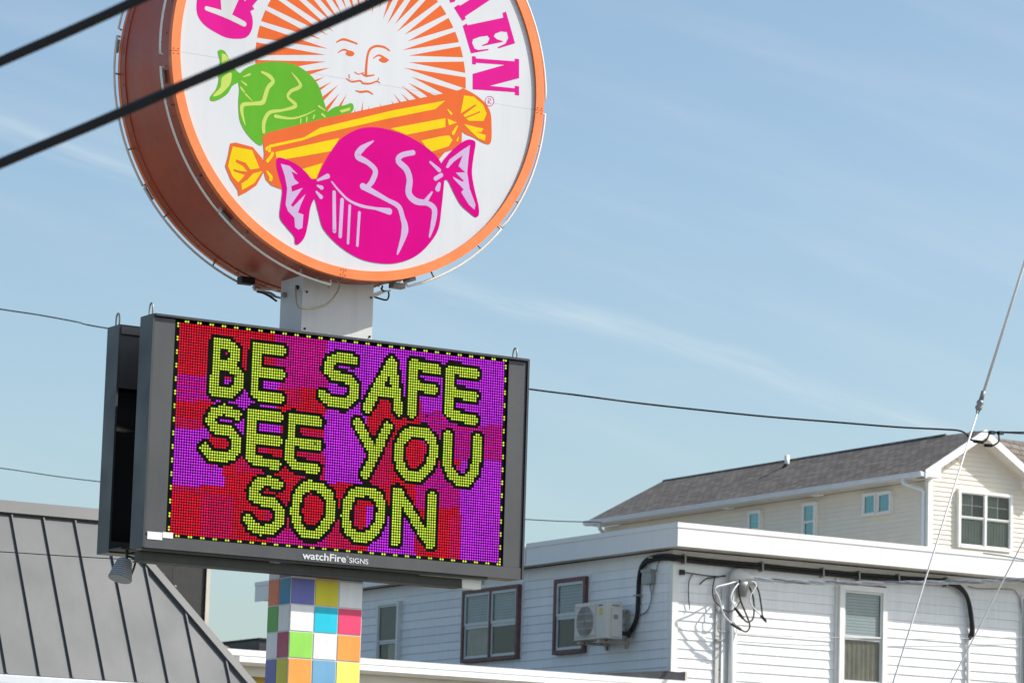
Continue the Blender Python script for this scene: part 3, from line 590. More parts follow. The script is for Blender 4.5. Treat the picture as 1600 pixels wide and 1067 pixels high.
# LED dots
NC, NR = 140, 80
PU, PV = (SX1-SX0)/NC, (SZ1-SZ0)/NR
def tog(px): P = onY(px[0], px[1], FYs+.02); return ((P.x-SX0)/PU, (SZ1-P.z)/PV)
z1_ = lambda *a: [(140+x/4.444, 470+y/4.444) for x, y in a]
z2_ = lambda *a: [(490+x/4.444, 470+y/4.444) for x, y in a]
z3_ = lambda *a: [(140+x/4.444, 680+y/4.444) for x, y in a]
z4_ = lambda *a: [(490+x/4.444, 680+y/4.444) for x, y in a]
strokes = [
 z1_((886, 290), (868, 635)), z1_((886, 295), (965, 305), (1015, 345), (1015, 395), (975, 440), (885, 442)), z1_((890, 448), (985, 460), (1038, 515), (1032, 585), (985, 635), (868, 628)),
 z1_((1160, 320), (1146, 630), (1175, 655), (1318, 680)), z1_((1160, 318), (1332, 348)), z1_((1153, 482), (1322, 510)),
 z2_((276, 412), (180, 388), (118, 415), (98, 475), (140, 520), (240, 540), (280, 590), (280, 665), (212, 716), (112, 700), (64, 650)),
 z2_((537, 425), (372, 742)), z2_((545, 425), (592, 765)), z2_((430, 628), (565, 642)),
 z2_((692, 442), (680, 775)), z2_((692, 440), (862, 478)), z2_((690, 582), (835, 618)),
 z2_((952, 478), (940, 765), (975, 795), (1108, 828)), z2_((952, 474), (1122, 505)), z2_((946, 632), (1112, 664)),
 z1_((1022, 790), (935, 752), (866, 775), (836, 830), (870, 882), (968, 902), (1020, 955), (1022, 1030), (985, 1075), (915, 1092), (842, 1070), (800, 1020)),
 z1_((1131, 778), (1118, 1075), (1150, 1108), (1296, 1136)), z1_((1131, 776), (1312, 810)), z1_((1124, 945), (1305, 975)),
 z1_((1406, 808), (1392, 1105), (1425, 1140), (1572, 1165)), z1_((1406, 808), (1590, 842)), z1_((1398, 972), (1585, 1000)),
 z2_((308, 850), (405, 1035)), z2_((515, 875), (360, 1200)),
 z4_((690, -28), (775, -25), (828, 40), (835, 130), (800, 225), (735, 288), (670, 288), (610, 235), (588, 150), (600, 60), (640, -8), (690, -28)),
 z4_((935, 5), (926, 200), (950, 262), (1005, 318), (1065, 318), (1112, 262), (1128, 180), (1137, 20)),
 z3_((1310, 345), (1240, 315), (1178, 330), (1135, 385), (1142, 428), (1200, 455), (1272, 470), (1316, 520), (1316, 600), (1268, 648), (1190, 658), (1128, 630), (1102, 582)),
 z4_((-28, 345), (48, 362), (105, 412), (124, 485), (114, 570), (70, 640), (15, 690), (-60, 680), (-112, 620), (-130, 525), (-114, 430), (-78, 370), (-28, 345)),
 z4_((300, 392), (378, 388), (448, 422), (474, 500), (464, 590), (420, 665), (358, 714), (290, 702), (236, 650), (221, 560), (236, 470), (270, 412), (300, 392)),
 z4_((579, 392), (566, 735)), z4_((592, 398), (806, 752)), z4_((822, 422), (812, 755))]
SG = []
for st in strokes:
    q = [tog(p) for p in st]; SG += list(zip(q[:-1], q[1:]))
def dseg(x, y, a, b):
    dx, dy = b[0]-a[0], b[1]-a[1]; l = dx*dx+dy*dy; t = 0 if l == 0 else max(0, min(1, ((x-a[0])*dx+(y-a[1])*dy)/l)); return math.hypot(x-a[0]-t*dx, y-a[1]-t*dy)
def gpx(c, r): # photo-like position of a dot: bilinear in the traced corners
    u, v = c/NC, r/NR
    return ((1-v)*(279.5+u*515.5)+v*(263+u*521), (1-v)*(499+u*62)+v*(837.5+u*45))
blocks = [(425, 505, 480, 604, 'm'), (505, 810, 480, 665, 'p'), (260, 328, 584, 625, 'x'), (260, 325, 668, 757, 'p'), (260, 346, 725, 757, 'p'), (330, 432, 590, 676, 'p'), (428, 500, 604, 640, 'r'),
          (500, 566, 640, 752, 'p'), (566, 652, 622, 700, 'r'), (652, 722, 640, 690, 'x'), (708, 810, 662, 717, 'x'), (566, 645, 690, 790, 'r'), (643, 716, 757, 790, 'm'), (716, 810, 717, 890, 'p'), (645, 716, 725, 757, 'x'), (684, 716, 790, 890, 'r'), (566, 643, 788, 890, 'p'), (418, 505, 824, 860, 'm')]
def bgc(c, r):
    x, y = gpx(c, r); k = 'r'
    for a, b, u, v, ch in blocks:
        if a <= x < b and u <= y < v: k = ch
    if k == 'r' and math.sin((c//13)*3.1+(r//9)*5.3) > .35: k = 's'
    if k == 'x': k = 'm' if r % 3 else 'q'
    return k
pal = {'s': ((.78, .008, .10), (.42, .004, .06), (.80, .012, .12)), 'y': ((.08, .60, .02), (.58, .72, .06), (.76, .50, .07)), 'r': ((.82, .008, .03), (.45, .004, .02), (.86, .012, .05)), 'p': ((.26, .02, .92), (.68, .04, .82), (.86, .02, .66)), 'm': ((.62, .004, .30), (.55, .01, .30), (.74, .01, .25)), 'q': ((.50, .01, .45), (.40, .01, .5), (.6, .01, .3))}
lv, lf_, lc = [], [], []
hx = [(math.cos(rad(60*k+30)), math.sin(rad(60*k+30))) for k in range(6)]
for r in range(NR):
    for c in range(NC):
        x, y = c+.5, r+.5; k = None
        if r == 0 or r == NR-1: k = 'y' if (c-3) % 5 < 2 and c > 2 else None
        elif c == 0: k = 'y' if (r-1) % 5 < 2 else None
        elif c == NC-1: k = 'y' if (r-2) % 5 < 2 else None
        elif 1 <= r <= NR-2:
            d = min(dseg(x, y, a, b) for a, b in SG if min(a[0], b[0])-5 < x < max(a[0], b[0])+5 and min(a[1], b[1])-5 < y < max(a[1], b[1])+5) if any(min(a[0], b[0])-5 < x < max(a[0], b[0])+5 and min(a[1], b[1])-5 < y < max(a[1], b[1])+5 for a, b in SG) else 9
            if d < 1.88: k = 'y'
            elif d < 3.15: k = None
            else: k = bgc(c, r)
            if k and k != 'y' and (r == 1 or r == NR-2) and False: k = None
        if not k: continue
        L, Cc, R_ = pal[k]; b0 = len(lv); px, pz = SX0+x*PU, SZ1-y*PV; rr = .0084 if k == 'y' else .0078; br = random.uniform(.86, 1.12)*(1+.05*math.sin((c//16)*2.7+(r//16)*1.9)) if random.random() > .0008 else .25
        for hxx, hzz in hx:
            lv.append((px+hxx*rr, FYs+.0215, pz+hzz*rr)); w = (hxx*.75-hzz*.0+1)/2; lc.append([(L[i]*(1-w)+R_[i]*w)*br for i in range(3)])
        lv.append((px, FYs+.017, pz)); lc.append([v*br for v in Cc])
        lf_ += [(b0+6, b0+i, b0+(i+1) % 6) for i in range(6)]
m_led = bpy.data.materials.new('led_light'); m_led.use_nodes = True; lt = m_led.node_tree; lt.nodes.clear()
at_ = lt.nodes.new('ShaderNodeAttribute'); at_.attribute_name = 'led'; em = lt.nodes.new('ShaderNodeEmission'); em.inputs['Strength'].default_value = 1.5/(2**EXPO); ou = lt.nodes.new('ShaderNodeOutputMaterial'); lt.links.new(at_.outputs['Color'], em.inputs['Color']); lt.links.new(em.outputs[0], ou.inputs[0])
ld = mesh('led_dots', lv, lf_, m_led, B, kind='stuff')
ca = ld.data.color_attributes.new('led', 'FLOAT_COLOR', 'POINT')
ca.data.foreach_set('color', [v for c in lc for v in (*c, 1)])
# maker's lettering under the screen
def text(name, s, loc, size, mat, parent, bold=0, sx=1):
    cu = bpy.data.curves.new(name, 'FONT'); cu.body = s; cu.size = size; cu.extrude = .0012; cu.offset = bold
    tmp = bpy.data.objects.new('tmp', cu); COL.objects.link(tmp); dg = bpy.context.evaluated_depsgraph_get(); dg.update()
    me = bpy.data.meshes.new_from_object(tmp.evaluated_get(dg)); bpy.data.objects.remove(tmp)
    o = bpy.data.objects.new(name, me); COL.objects.link(o); me.materials.clear(); me.materials.append(mat); o.parent = parent
    o.location = Vector(loc)-origin(parent); o.rotation_euler = (math.pi/2, 0, 0); o.scale = (sx, 1, 1); return o
m_print = M('white_print', (205, 206, 208), .5, .04)
a = onY(472.5, 876.5, FYs+.004)
text('maker_lettering', 'watchFire', (a.x, FYs+.004, BZ0+.014), .076, m_print, B, .0014, 1.2)
b = onY(545, 884.5, FYs+.004)
text('maker_lettering', 'SIGNS', (b.x, FYs+.004, BZ0+.014), .054, m_print, B, .0006, 1.12)
text('registered_mark', '®', (b.x-.022, FYs+.004, BZ0+.05), .022, m_print, B)
# rear cabinet
R = thing('message_board', 'rear charcoal board cabinet seen behind the lit message board', 'message board', ((BX0+BX1)/2, 23.7, BZ0))
sh = MB(); y0, y1 = 23.59, 23.80
sh.box((BX0, y0, BZ0), (BX0+t, y1, BZ1-.006)); sh.box((BX1-t, y0, BZ0), (BX1, y1, BZ1-.006)); sh.box((BX0+t, y0, BZ1-.02), (BX1-t, y1, BZ1-.005)); sh.box((BX0+t, y0, BZ0), (BX1-t, y1, BZ0+.016)); sh.box((BX0+t, y1-.02, BZ0+.016), (BX1-t, y1, BZ1-.02)); sh.out('shell', m_cab, R)
box('top_rail', (BX0+t, y0-.012, BZ1-.075), (BX1-t, y0+.02, BZ1-.021), m_tinl, R)
box('back_panel', (BX0+t, y0+.012, 5.44), (BX1-t, y0+.03, BZ1-.076), m_cabf, R)
box('bottom_rail', (BX0+t, y0+.002, BZ0+.017), (BX1-t, y0+.03, BZ0+.085), m_rail, R)
box('inner_lining', (BX0+t+.002, y0+.1, BZ0+.09), (BX1-t-.002, y0+.11, 5.43), m_cabd, R)
lift_eye(R, BX0+.03, 23.69, BZ1-.004); lift_eye(R, BX1-.05, 23.69, BZ1-.004)
# floodlight hanging below
fl = thing('flood_light', 'ribbed grey floodlight hanging below the left end of the sign cabinets', 'floodlight', (10.78, 23.45, 4.1))
cpos = onY(195, 875, 23.42); ax = (onY(187, 905, 23.40)-cpos).normalized()
prof = [(.035, -.01), (.05, 0)]
for k in range(8):
    r = .052+.0042*k; prof += [(r+.007, .012+k*.0175), (r+.007, .019+k*.0175), (r-.004, .020+k*.0175), (r-.004, .0285+k*.0175)]
prof += [(.087, .15), (.082, .152)]
lathe(MB(), prof, cpos, ax, 24).out('housing', m_flood, fl, smooth=False)
tube('yoke', cat([cpos+Vector((.03, 0, .03)), cpos+Vector((.085, -.0, .0)), cpos+ax*.13+Vector((.075, 0, 0)), cpos+ax*.14+Vector((.03, -.03, .0))], 5), .008, m_rail, fl, 6)
tube('hanger', [cpos+Vector((.02, .01, .0)), cpos+Vector((.02, .01, .075))], .012, m_rail, fl, 8)
box('mount_plate', (cpos.x-.06, cpos.y-.05, cpos.z+.075), (cpos.x+.10, cpos.y+.16, cpos.z+.088), m_rail, fl)

# ------------------------------------------------------------------ round sign
DX, DZ, DR, DF, DB = 12.216, 7.949, 1.601, 22.95, 23.89
D = thing('round_sign', 'round drum sign with candy and sun artwork above the message board', 'sign', (DX, 23.42, DZ))
def ring(mb, r0, r1, y0, y1, a0, a1, n):
    k = len(mb.v)
    for i in range(n+1):
        q = a0+(a1-a0)*i/n; c, s = math.cos(q), math.sin(q)
        for r, y in ((r0, y0), (r1, y0), (r1, y1), (r0, y1)): mb.v.append(Vector((DX+r*c, y, DZ+r*s)))
    for i in range(n):
        for j in range(4): mb.f.append((k+4*i+j, k+4*i+(j+1) % 4, k+4*i+4+(j+1) % 4, k+4*i+4+j))
    mb.f.append((k, k+1, k+2, k+3)); mb.f.append((k+4*n, k+4*n+1, k+4*n+2, k+4*n+3)); return mb
def smooth_by_angle(o):
    for p in o.data.polygons: p.use_smooth = True
    try: o.data.set_sharp_from_angle(angle=rad(35))
    except Exception: pass
    return o
cuts = [-3.0, 88, 183, 266]
for i in range(4):
    a, b = cuts[i], cuts[(i+1) % 4]+(360 if i == 3 else 0)
    smooth_by_angle(ring(MB(), DR-.072, DR, DF, DF+.05, rad(a)+.0012, rad(b)-.0012, 40).out('rim_segment', m_rim, D))
    smooth_by_angle(ring(MB(), DR-.072, DR, DB-.04, DB, rad(a)+.0012, rad(b)-.0012, 40).out('rim_segment', m_rim, D))
    for s_ in (-1, 1):
        q = rad(a)+s_*.012
        for rr in (DR-.055, DR-.018):
            lathe(MB(), [(.005, 0), (.005, .003)], (DX+rr*math.cos(q), DF, DZ+rr*math.sin(q)), (0, -1, 0), 6).out('rivet', m_drum, D)
for i in range(10):
    a, b = rad(20+36*i), rad(20+36*(i+1)); e = .002*(i % 2)
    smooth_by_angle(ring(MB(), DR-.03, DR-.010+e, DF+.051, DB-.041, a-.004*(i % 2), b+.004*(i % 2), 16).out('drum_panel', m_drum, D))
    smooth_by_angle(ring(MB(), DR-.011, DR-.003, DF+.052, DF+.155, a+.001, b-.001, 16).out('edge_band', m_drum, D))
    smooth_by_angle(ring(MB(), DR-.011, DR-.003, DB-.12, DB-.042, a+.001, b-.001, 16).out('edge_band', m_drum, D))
    for k in range(4):
        q = a+(b-a)*(k+.5)/4
        for yy in (DF+.11, DB-.08):
            lathe(MB(), [(.007, 0), (.007, .006), (.003, .008)], (DX+(DR-.003)*math.cos(q), yy, DZ+(DR-.003)*math.sin(q)), (math.cos(q), 0, math.sin(q)), 6).out('bolt', m_galv, D)
FP = DF+.02
def halfdisc(y, up_, nm):
    n = 60; zc = 7.87-DZ; r = DR-.0725; q0 = math.asin(zc/r); pts = []
    rngs = [q0+.0004+(math.pi-2*q0-.0008)*i/n for i in range(n+1)] if up_ else [math.pi-q0+.0004+(math.pi+2*q0-.0008)*i/n for i in range(n+1)]
    pts = [(DX+r*math.cos(q), y, DZ+r*math.sin(q)) for q in rngs]
    MB().prism(pts, (0, .012, 0)).out(nm, m_face, D)
halfdisc(FP, True, 'face_panel'); halfdisc(FP, False, 'face_panel'); halfdisc(DB-.03, True, 'back_panel'); halfdisc(DB-.03, False, 'back_panel')
# ---- printed artwork, thin film layers on the face
def zz(ox, oy, sc=4.0): return lambda *a: [(ox+x/sc, oy+y/sc) for x, y in a]
zA, zB, zC, zD, zE = zz(160, 0), zz(500, 0), zz(160, 220), zz(500, 220), zz(700, 0, 4.446)
class Art:
    def __init__(s, layer): s.parts = []; s.y = FP-.0005*layer; s.n = 0
    def w(s, p): return onY(p[0], p[1], s.y)
    def new(s):
        s.parts.append(MB()); s.n += 1; s.y -= .00004; return s.parts[-1]
    def fill(s, pts, smooth=True, k=5):
        P = [s.w(p) for p in pts]
        if smooth: P = cat(P, k, True)
        s.new().poly(P); return s
    def line(s, pts, wd, k=6):
        mm = s.new(); P = [s.w(p) for p in pts]; n = len(P)
        wd = wd if isinstance(wd, (list, tuple)) else [wd]*n
        Q = cat(P, k) if n > 2 else P; m = len(Q); Lp, Rp = [], []
        for i, q in enumerate(Q):
            f_ = i/(m-1)*(n-1); j = min(int(f_), n-2); w_ = (wd[j]*(1-(f_-j))+wd[j+1]*(f_-j))/4*.00478*.5
            t_ = (Q[min(i+1, m-1)]-Q[max(i-1, 0)]); t_ = Vector((t_.x, 0, t_.z)).normalized(); nn = Vector((-t_.z, 0, t_.x))
            e_ = Vector((0, -.00003*i/m, 0)); Lp.append(q+nn*w_+e_); Rp.append(q-nn*w_+e_)
        vs = Lp+Rp; mm.add(vs, [(i, i+1, m+i+1, m+i) for i in range(m-1)])
        for c_, w0 in ((Q[0], wd[0]), (Q[-1], wd[-1])):
            r_ = w0/4*.00478*.5; mm.add([c_+Vector((r_*math.cos(i*math.pi/6), -.00002, r_*math.sin(i*math.pi/6))) for i in range(12)], [tuple(range(12))])
        return s
    def out(s, nm, m):
        for p in s.parts: mesh(nm, p.v, p.f, m, D)
def paint(n, c): return M(n, tuple(v*.9 for v in c), .5, .05, 3, spec=.04, streak=.04)
c_org, c_yel, c_grn, c_lgr = paint('print_orange', (240, 112, 58)), paint('print_yellow', (250, 214, 30)), paint('print_green', (104, 182, 52)), paint('print_pale_green', (204, 222, 110))
c_pnk, c_lil, c_mag = paint('print_pink', (224, 0, 138)), paint('print_lilac', (214, 186, 224)), paint('print_magenta', (232, 30, 150)); c_wht = paint('print_white', (224, 224, 223))
# sun rays
A = Art(1); sc_ = onY(574, 92, FP); ro = .905; dc = Vector((DX, 0, DZ))
def ray_end(q, R):    # from sun centre along q to the circle of radius R round the disc centre
    d = Vector((math.cos(q), 0, math.sin(q))); o = Vector((sc_.x-DX, 0, sc_.z-DZ)); b_ = o.dot(d); return -b_+math.sqrt(b_*b_-o.dot(o)+R*R)
NRAY = 44
for i in range(NRAY):
    q = 2*math.pi*(i+.5)/NRAY; dq = 2*math.pi/NRAY; ri = .365+.03*math.sin(i*2.3)+.02*math.sin(i*5.1)
    pts = []
    for e in (-.36, -.12, .12, .36):
        qq = q+dq*e; R0 = ray_end(qq, ro); pts.append((sc_.x+R0*math.cos(qq), A.y, sc_.z+R0*math.sin(qq)))
    pts.append((sc_.x+ri*math.cos(q), A.y, sc_.z+ri*math.sin(q))); A.new().poly(pts); A.y = FP-.0005
A.out('sun_ray', c_org)
A = Art(2)
A.line(zB((105, 265), (150, 248), (232, 275)), [8, 15, 10]).line(zB((435, 318), (400, 296), (350, 290), (312, 312), (296, 360), (290, 420), (287, 468)), [8, 14, 15, 15, 14, 16, 18])
A.line(zB((218, 452), (240, 465), (272, 455)), 6).line(zB((262, 462), (290, 476), (340, 470)), [6, 14, 6])
A.line(zB((115, 330), (152, 312), (212, 338)), [6, 11, 9]).fill(zB((160, 335), (185, 318), (212, 330), (208, 350), (182, 352)))
A.line(zB((335, 365), (372, 347), (428, 378)), [6, 11, 9]).fill(zB((368, 375), (395, 358), (422, 370), (418, 390), (392, 392)))
A.line(zB((165, 492), (200, 512), (250, 506), (270, 522), (312, 524), (355, 510), (375, 520)), [5, 10, 10, 11, 10, 9, 5]).line(zB((182, 468), (184, 490)), 6).line(zB((368, 490), (358, 510)), 6)
A.line(zB((225, 568), (258, 576), (298, 572), (330, 590)), [6, 13, 12, 7])
A.out('sun_face', c_org)
# lettering pieces
A = Art(2)
A.fill(zA((640, -120), (600, -40), (588, 50), (602, 112), (642, 162), (702, 202), (772, 236), (840, 245), (900, 235), (932, 192), (940, 130), (922, 65), (890, 10), (860, -60), (800, -120)))
A.fill(zA((880, 20), (905, 45), (925, 72), (950, 60), (938, 40), (990, -20), (960, -60)), False)
A.fill(zE((42, 55), (72, 35), (85, 42), (200, -30), (340, -30), (118, 118), (123, 135), (100, 148)), False).fill(zE((5, -10), (18, 22), (48, 14), (60, -30)), False)
A.fill(zE((103, 182), (130, 165), (135, 178), (385, 125), (380, 92), (403, 83), (466, 303), (350, 338), (345, 330), (400, 305), (420, 265), (410, 225), (370, 220), (330, 235), (318, 255), (340, 275), (382, 288), (380, 293), (240, 322), (238, 315), (275, 300), (290, 270), (275, 250), (220, 258), (175, 275), (168, 300), (185, 340), (210, 350), (280, 342), (282, 350), (160, 373)), False)
A.fill(zE((168, 392), (192, 395), (195, 408), (465, 428), (463, 410), (494, 412), (494, 545), (290, 598), (465, 615), (465, 598), (494, 602), (494, 665), (465, 662), (465, 642), (172, 622), (172, 515), (395, 452), (195, 438), (193, 450), (168, 447)), False)
A.line([(765+6.9*math.cos(i*math.pi/8), 158.5+7.6*math.sin(i*math.pi/8)) for i in range(17)], 4, 2)
A.out('letter', c_mag)
A = Art(2); A.line([(763, 163), (763, 154.5), (766, 154.5), (767, 157), (763.5, 158.8), (767.2, 163)], 3.2, 2); A.out('registered_mark', c_mag)
A = Art(3); A.line(zA((652, 55), (770, 95), (885, 152)), [28, 40, 34]).fill(zA((738, -20), (860, -20), (800, 118), (745, 88)), False); A.out('letter_counter', c_wht)
# green sweet
A = Art(3)
A.fill(zA((848, 490), (880, 440), (940, 408), (1010, 392), (1085, 388), (1165, 396), (1240, 425), (1310, 480), (1355, 545), (1380, 620), (1398, 680), (1410, 740), (1300, 800), (1150, 850), (1020, 880), (990, 912), (940, 880), (890, 820), (858, 750), (850, 650), (855, 560)))
A.fill(zA((722, 322), (762, 320), (800, 385), (840, 445), (885, 478), (855, 512), (812, 540), (780, 590), (722, 627), (680, 632), (675, 606), (710, 560), (727, 500), (720, 450), (735, 390)))
A.fill(zA((1395, 720), (1450, 672), (1510, 660), (1562, 648), (1560, 700), (1450, 760)))
A.out('green_sweet', c_grn)
A = Art(4)
A.fill(zA((746, 335), (770, 342), (797, 382), (746, 402)), False).fill(zA((803, 455), (748, 488), (738, 545), (700, 588), (695, 606), (742, 588), (790, 540), (806, 500)))
A.line(zA((770, 510), (800, 485)), 6).line(zA((880, 482), (922, 466)), [6, 14]).line(zA((868, 508), (898, 532)), [6, 14]).line(zA((866, 550), (885, 575)), 13).line(zA((895, 590), (935, 632)), [12, 6])
A.line(zA((996, 452), (1040, 475), (1066, 510), (1035, 550), (1018, 600), (1000, 642), (940, 650), (878, 658), (872, 705), (892, 782)), [14, 26, 26, 26, 28, 30, 22, 26, 22, 6])
A.line(zA((1182, 455), (1238, 535), (1178, 572), (1160, 610), (1208, 662), (1130, 690), (1045, 705), (1010, 765), (1008, 826)), [5, 24, 22, 18, 26, 16, 24, 26, 22])
A.line(zA((1082, 728), (1180, 742), (1262, 722), (1330, 690)), [24, 14, 10, 4]).line(zA((1352, 665), (1390, 692)), [14, 8]).line(zA((1372, 715), (1390, 730)), 14).line(zA((1325, 722), (1318, 742)), 10).line(zA((1278, 735), (1275, 760)), 10).line(zA((1240, 745), (1238, 770)), 9)
A.fill(zA((1480, 692), (1552, 672), (1545, 692), (1495, 708)), False)
A.out('green_sweet_highlight', c_lgr)
# striped bar
A = Art(5)
A.fill([(410, 214), (417, 208), (500, 187), (625, 160), (700, 145), (726, 139), (728, 170), (722, 205), (721, 229), (690, 240), (600, 262), (500, 290), (450, 297), (440, 296), (424, 290), (415, 280), (411, 262), (413, 240)], False)
A.fill(zC((800, 18), (832, 12), (940, 40), (1000, 112), (1020, 160), (1010, 195), (962, 280), (900, 322), (852, 346), (846, 310), (800, 240), (768, 160), (785, 100)), False)
A.fill(zB((880, 570), (912, 562), (1000, 615), (1060, 690), (1072, 780), (1068, 890), (1030, 898), (960, 860), (905, 835), (865, 790), (855, 740)))
A.out('striped_bar', c_org)
A = Art(6)
A.fill([(420, 227), (475, 215), (500, 200), (615, 172.5), (696, 157.5), (680, 171), (605, 186), (500, 210), (472, 220), (422, 231)], False)
A.fill([(430, 238), (470, 229), (530, 216), (520, 236), (470, 245), (433, 251)], False).fill([(610, 201), (696, 185), (696, 199), (635, 211)], False)
A.fill([(470, 265), (504, 255), (494, 279), (482, 280)], False).fill([(658, 220), (690, 213), (702, 212), (707, 219), (701, 229), (672, 238)], False)
A.line([(417, 233), (420, 231), (421, 236)], 22).line([(418, 252), (425, 243)], 20).line([(423, 246), (426, 240)], 20).line([(417, 268), (423, 276), (423, 281)], [10, 24, 22])
A.fill(zC((815, 36), (936, 60), (982, 172), (925, 182), (895, 140), (835, 118), (832, 134), (880, 160), (905, 195), (862, 190), (820, 178), (820, 192), (890, 215), (870, 240), (848, 262), (812, 222), (785, 160), (800, 90)), False).fill(zC((868, 268), (905, 245), (942, 205), (1000, 190), (950, 265), (872, 310)), False)
A.fill(zB((900, 598), (960, 605), (1020, 655), (1042, 712), (1022, 758), (930, 757), (912, 742), (1000, 705), (998, 697), (905, 735), (895, 722), (978, 660), (968, 655), (878, 712)), False).fill(zB((898, 775), (960, 792), (1022, 805), (1008, 828), (975, 826), (1036, 846), (1030, 882), (990, 866), (935, 815)), False)
A.line(zB((800, 688), (820, 712)), [10, 18]).fill(zB((796, 742), (858, 768), (805, 785)), False).line(zB((858, 790), (832, 835)), [12, 22]).line(zB((866, 858), (858, 880)), [6, 14])
A.out('striped_bar_yellow', c_yel)
# pink sweet
A = Art(7)
A.fill([(496, 280), (501, 266), (515, 240), (532, 218), (557, 203), (582, 199), (607, 203), (635, 212), (660, 226), (680, 242), (690, 256), (695, 266), (694, 285), (690, 325), (685, 358), (670, 382), (650, 400), (625, 410), (600, 412), (570, 407), (545, 395), (522, 377), (505, 357), (499, 338), (494, 318), (490, 300)])
A.fill(zC((1100, 105), (1200, 140), (1270, 195), (1310, 240), (1350, 245), (1345, 330), (1325, 362), (1300, 420), (1285, 520), (1265, 600), (1230, 645), (1205, 642), (1200, 600), (1150, 540), (1110, 480), (1115, 400), (1125, 310), (1105, 230), (1088, 160)))
A.fill(zD((760, 150), (800, 90), (860, 30), (920, -5), (962, 0), (972, 25), (960, 100), (950, 200), (965, 300), (990, 400), (993, 460), (975, 478), (940, 455), (880, 400), (840, 330), (800, 250), (775, 240)))
A.out('pink_sweet', c_pnk)
A = Art(8)
A.fill(zC((1115, 145), (1170, 158), (1222, 212), (1182, 192), (1200, 240), (1228, 265), (1180, 285), (1185, 320), (1252, 295), (1178, 402), (1190, 415), (1270, 333), (1240, 400), (1222, 450), (1256, 462), (1250, 545), (1225, 556), (1204, 540), (1200, 482), (1160, 440), (1145, 400), (1155, 300), (1140, 220)), False)
A.fill(zD((786, 168), (808, 120), (880, 65), (938, 28), (928, 110), (920, 200), (935, 300), (972, 400), (966, 432), (930, 400), (882, 322), (898, 305), (835, 238), (830, 225), (892, 258), (898, 250), (848, 200), (908, 198), (866, 160), (892, 92), (838, 130), (800, 172)), False)
A.line(zD((335, 2), (262, 50), (236, 98), (300, 138), (346, 188), (328, 250), (300, 285)), [6, 40, 44, 34, 36, 36, 30]).line(zD((268, 286), (340, 325), (420, 370), (490, 410), (515, 475), (530, 565), (484, 708)), [44, 36, 28, 34, 34, 50, 10])
A.line(zD((582, 75), (510, 92), (490, 128), (540, 180), (560, 245), (555, 330), (600, 378), (672, 392), (715, 430), (706, 520), (684, 602)), [34, 34, 40, 44, 44, 46, 44, 34, 40, 34, 10]).line(zD((660, 378), (700, 322)), [30, 12])
A.line(zD((74, 258), (118, 312), (180, 372), (260, 408), (345, 424), (432, 442)), [10, 14, 16, 20, 18, 44])
for a_, b_, w_ in (((88, 322), (90, 565), (24, 26)), ((138, 370), (126, 598), (26, 24)), ((186, 406), (175, 640), (18, 18)), ((246, 450), (233, 655), (20, 18))): A.line(zD(a_, b_), list(w_))
A.line(zD((690, 135), (745, 185)), [16, 28]).line(zD((722, 238), (758, 215)), 28).line(zD((735, 302), (746, 270)), [36, 22]).line(zC((1345, 248), (1408, 222)), [14, 32]).line(zC((1345, 282), (1370, 294)), [14, 28]).line(zC((1338, 320), (1366, 352)), [14, 28])
A.out('pink_sweet_highlight', c_lil)
# neon border tubes on stand-offs
def arc(y, rr, a, b, ends=True):
    n = max(6, int(abs(b-a)/2.5)); P = []
    for i in range(n+1):
        q = rad(a+(b-a)*i/n); P.append(Vector((DX+rr*math.cos(q), y, DZ+rr*math.sin(q))))
    if ends:
        for idx in (0, -1):
            q = rad(a if idx == 0 else b); e = Vector((DX+(DR+.02)*math.cos(q), y+.01, DZ+(DR+.02)*math.sin(q)))
            if idx == 0: P.insert(0, e)
            else: P.append(e)
    return P
for (y, rr, rngs) in ((23.025, DR+.058, ((1, 60), (61.5, 118), (119.5, 183.5), (187, 227), (227.6, 264), (287, 321), (321.6, 357))), (23.85, DR+.048, ((-60, -2), (0, 60), (61.5, 118), (119.5, 171), (173, 214), (214.6, 252), (256, 296)))):
    for (a, b) in rngs:
        tube('neon_tube', arc(y, rr, a, b), .0095, m_glass, D, 8)
        for k in range(2):
            q = rad(a+(b-a)*(k+.5)/2)
            tube('standoff', [(DX+(DR-.012)*math.cos(q), y+.012, DZ+(DR-.012)*math.sin(q)), (DX+(rr-.008)*math.cos(q), y, DZ+(rr-.008)*math.sin(q))], .007, m_galv, D, 6)
        q = rad(a+2.2); c0 = Vector((DX+(DR+.012)*math.cos(q), y+.055, DZ+(DR+.012)*math.sin(q))); td = Vector((-math.sin(q), 0, math.cos(q)))
        tube('electrode_housing', [c0-td*.05, c0+td*.05], .017, m_galv, D, 8)
z7b = lambda *a: [(400+x/5.714, 420+y/5.714) for x, y in a]
Pl = [onY(x, y, 23.12) for x, y in z7b((310, 280), (380, 335), (500, 352), (620, 320), (700, 250), (745, 170), (735, 110), (680, 75), (590, 60), (540, 80), (535, 105))]
Pl = [Vector((PX0-.02, 23.30, 6.30)), Vector((PX0-.03, 23.28, 6.27))] + Pl[1:]
cb = thing('sign_cable', 'tan cable looping down in front of the white pole below the round sign', 'cable', (12, 23.12, 6.3))
tube('cable', cat(Pl, 6), .009, m_tan, cb, 7)
tube('cable', cat([onY(x, y, 23.08) for x, y in z7b((535, 105), (600, 108), (670, 125), (685, 150), (645, 165))], 5), .010, m_tan, cb, 7)
jb = thing('sign_wiring', 'grey ballast box and short dark leads under the right of the round sign', 'wiring', (12.7, 23.2, 6.35))
a, b = onY(*z7b((1200, 125))[0], 23.25), onY(*z7b((1310, 185))[0], 23.25)
box('ballast', (a.x, 23.2, b.z), (b.x, 23.28, a.z), m_galv, jb, bevel=.006)
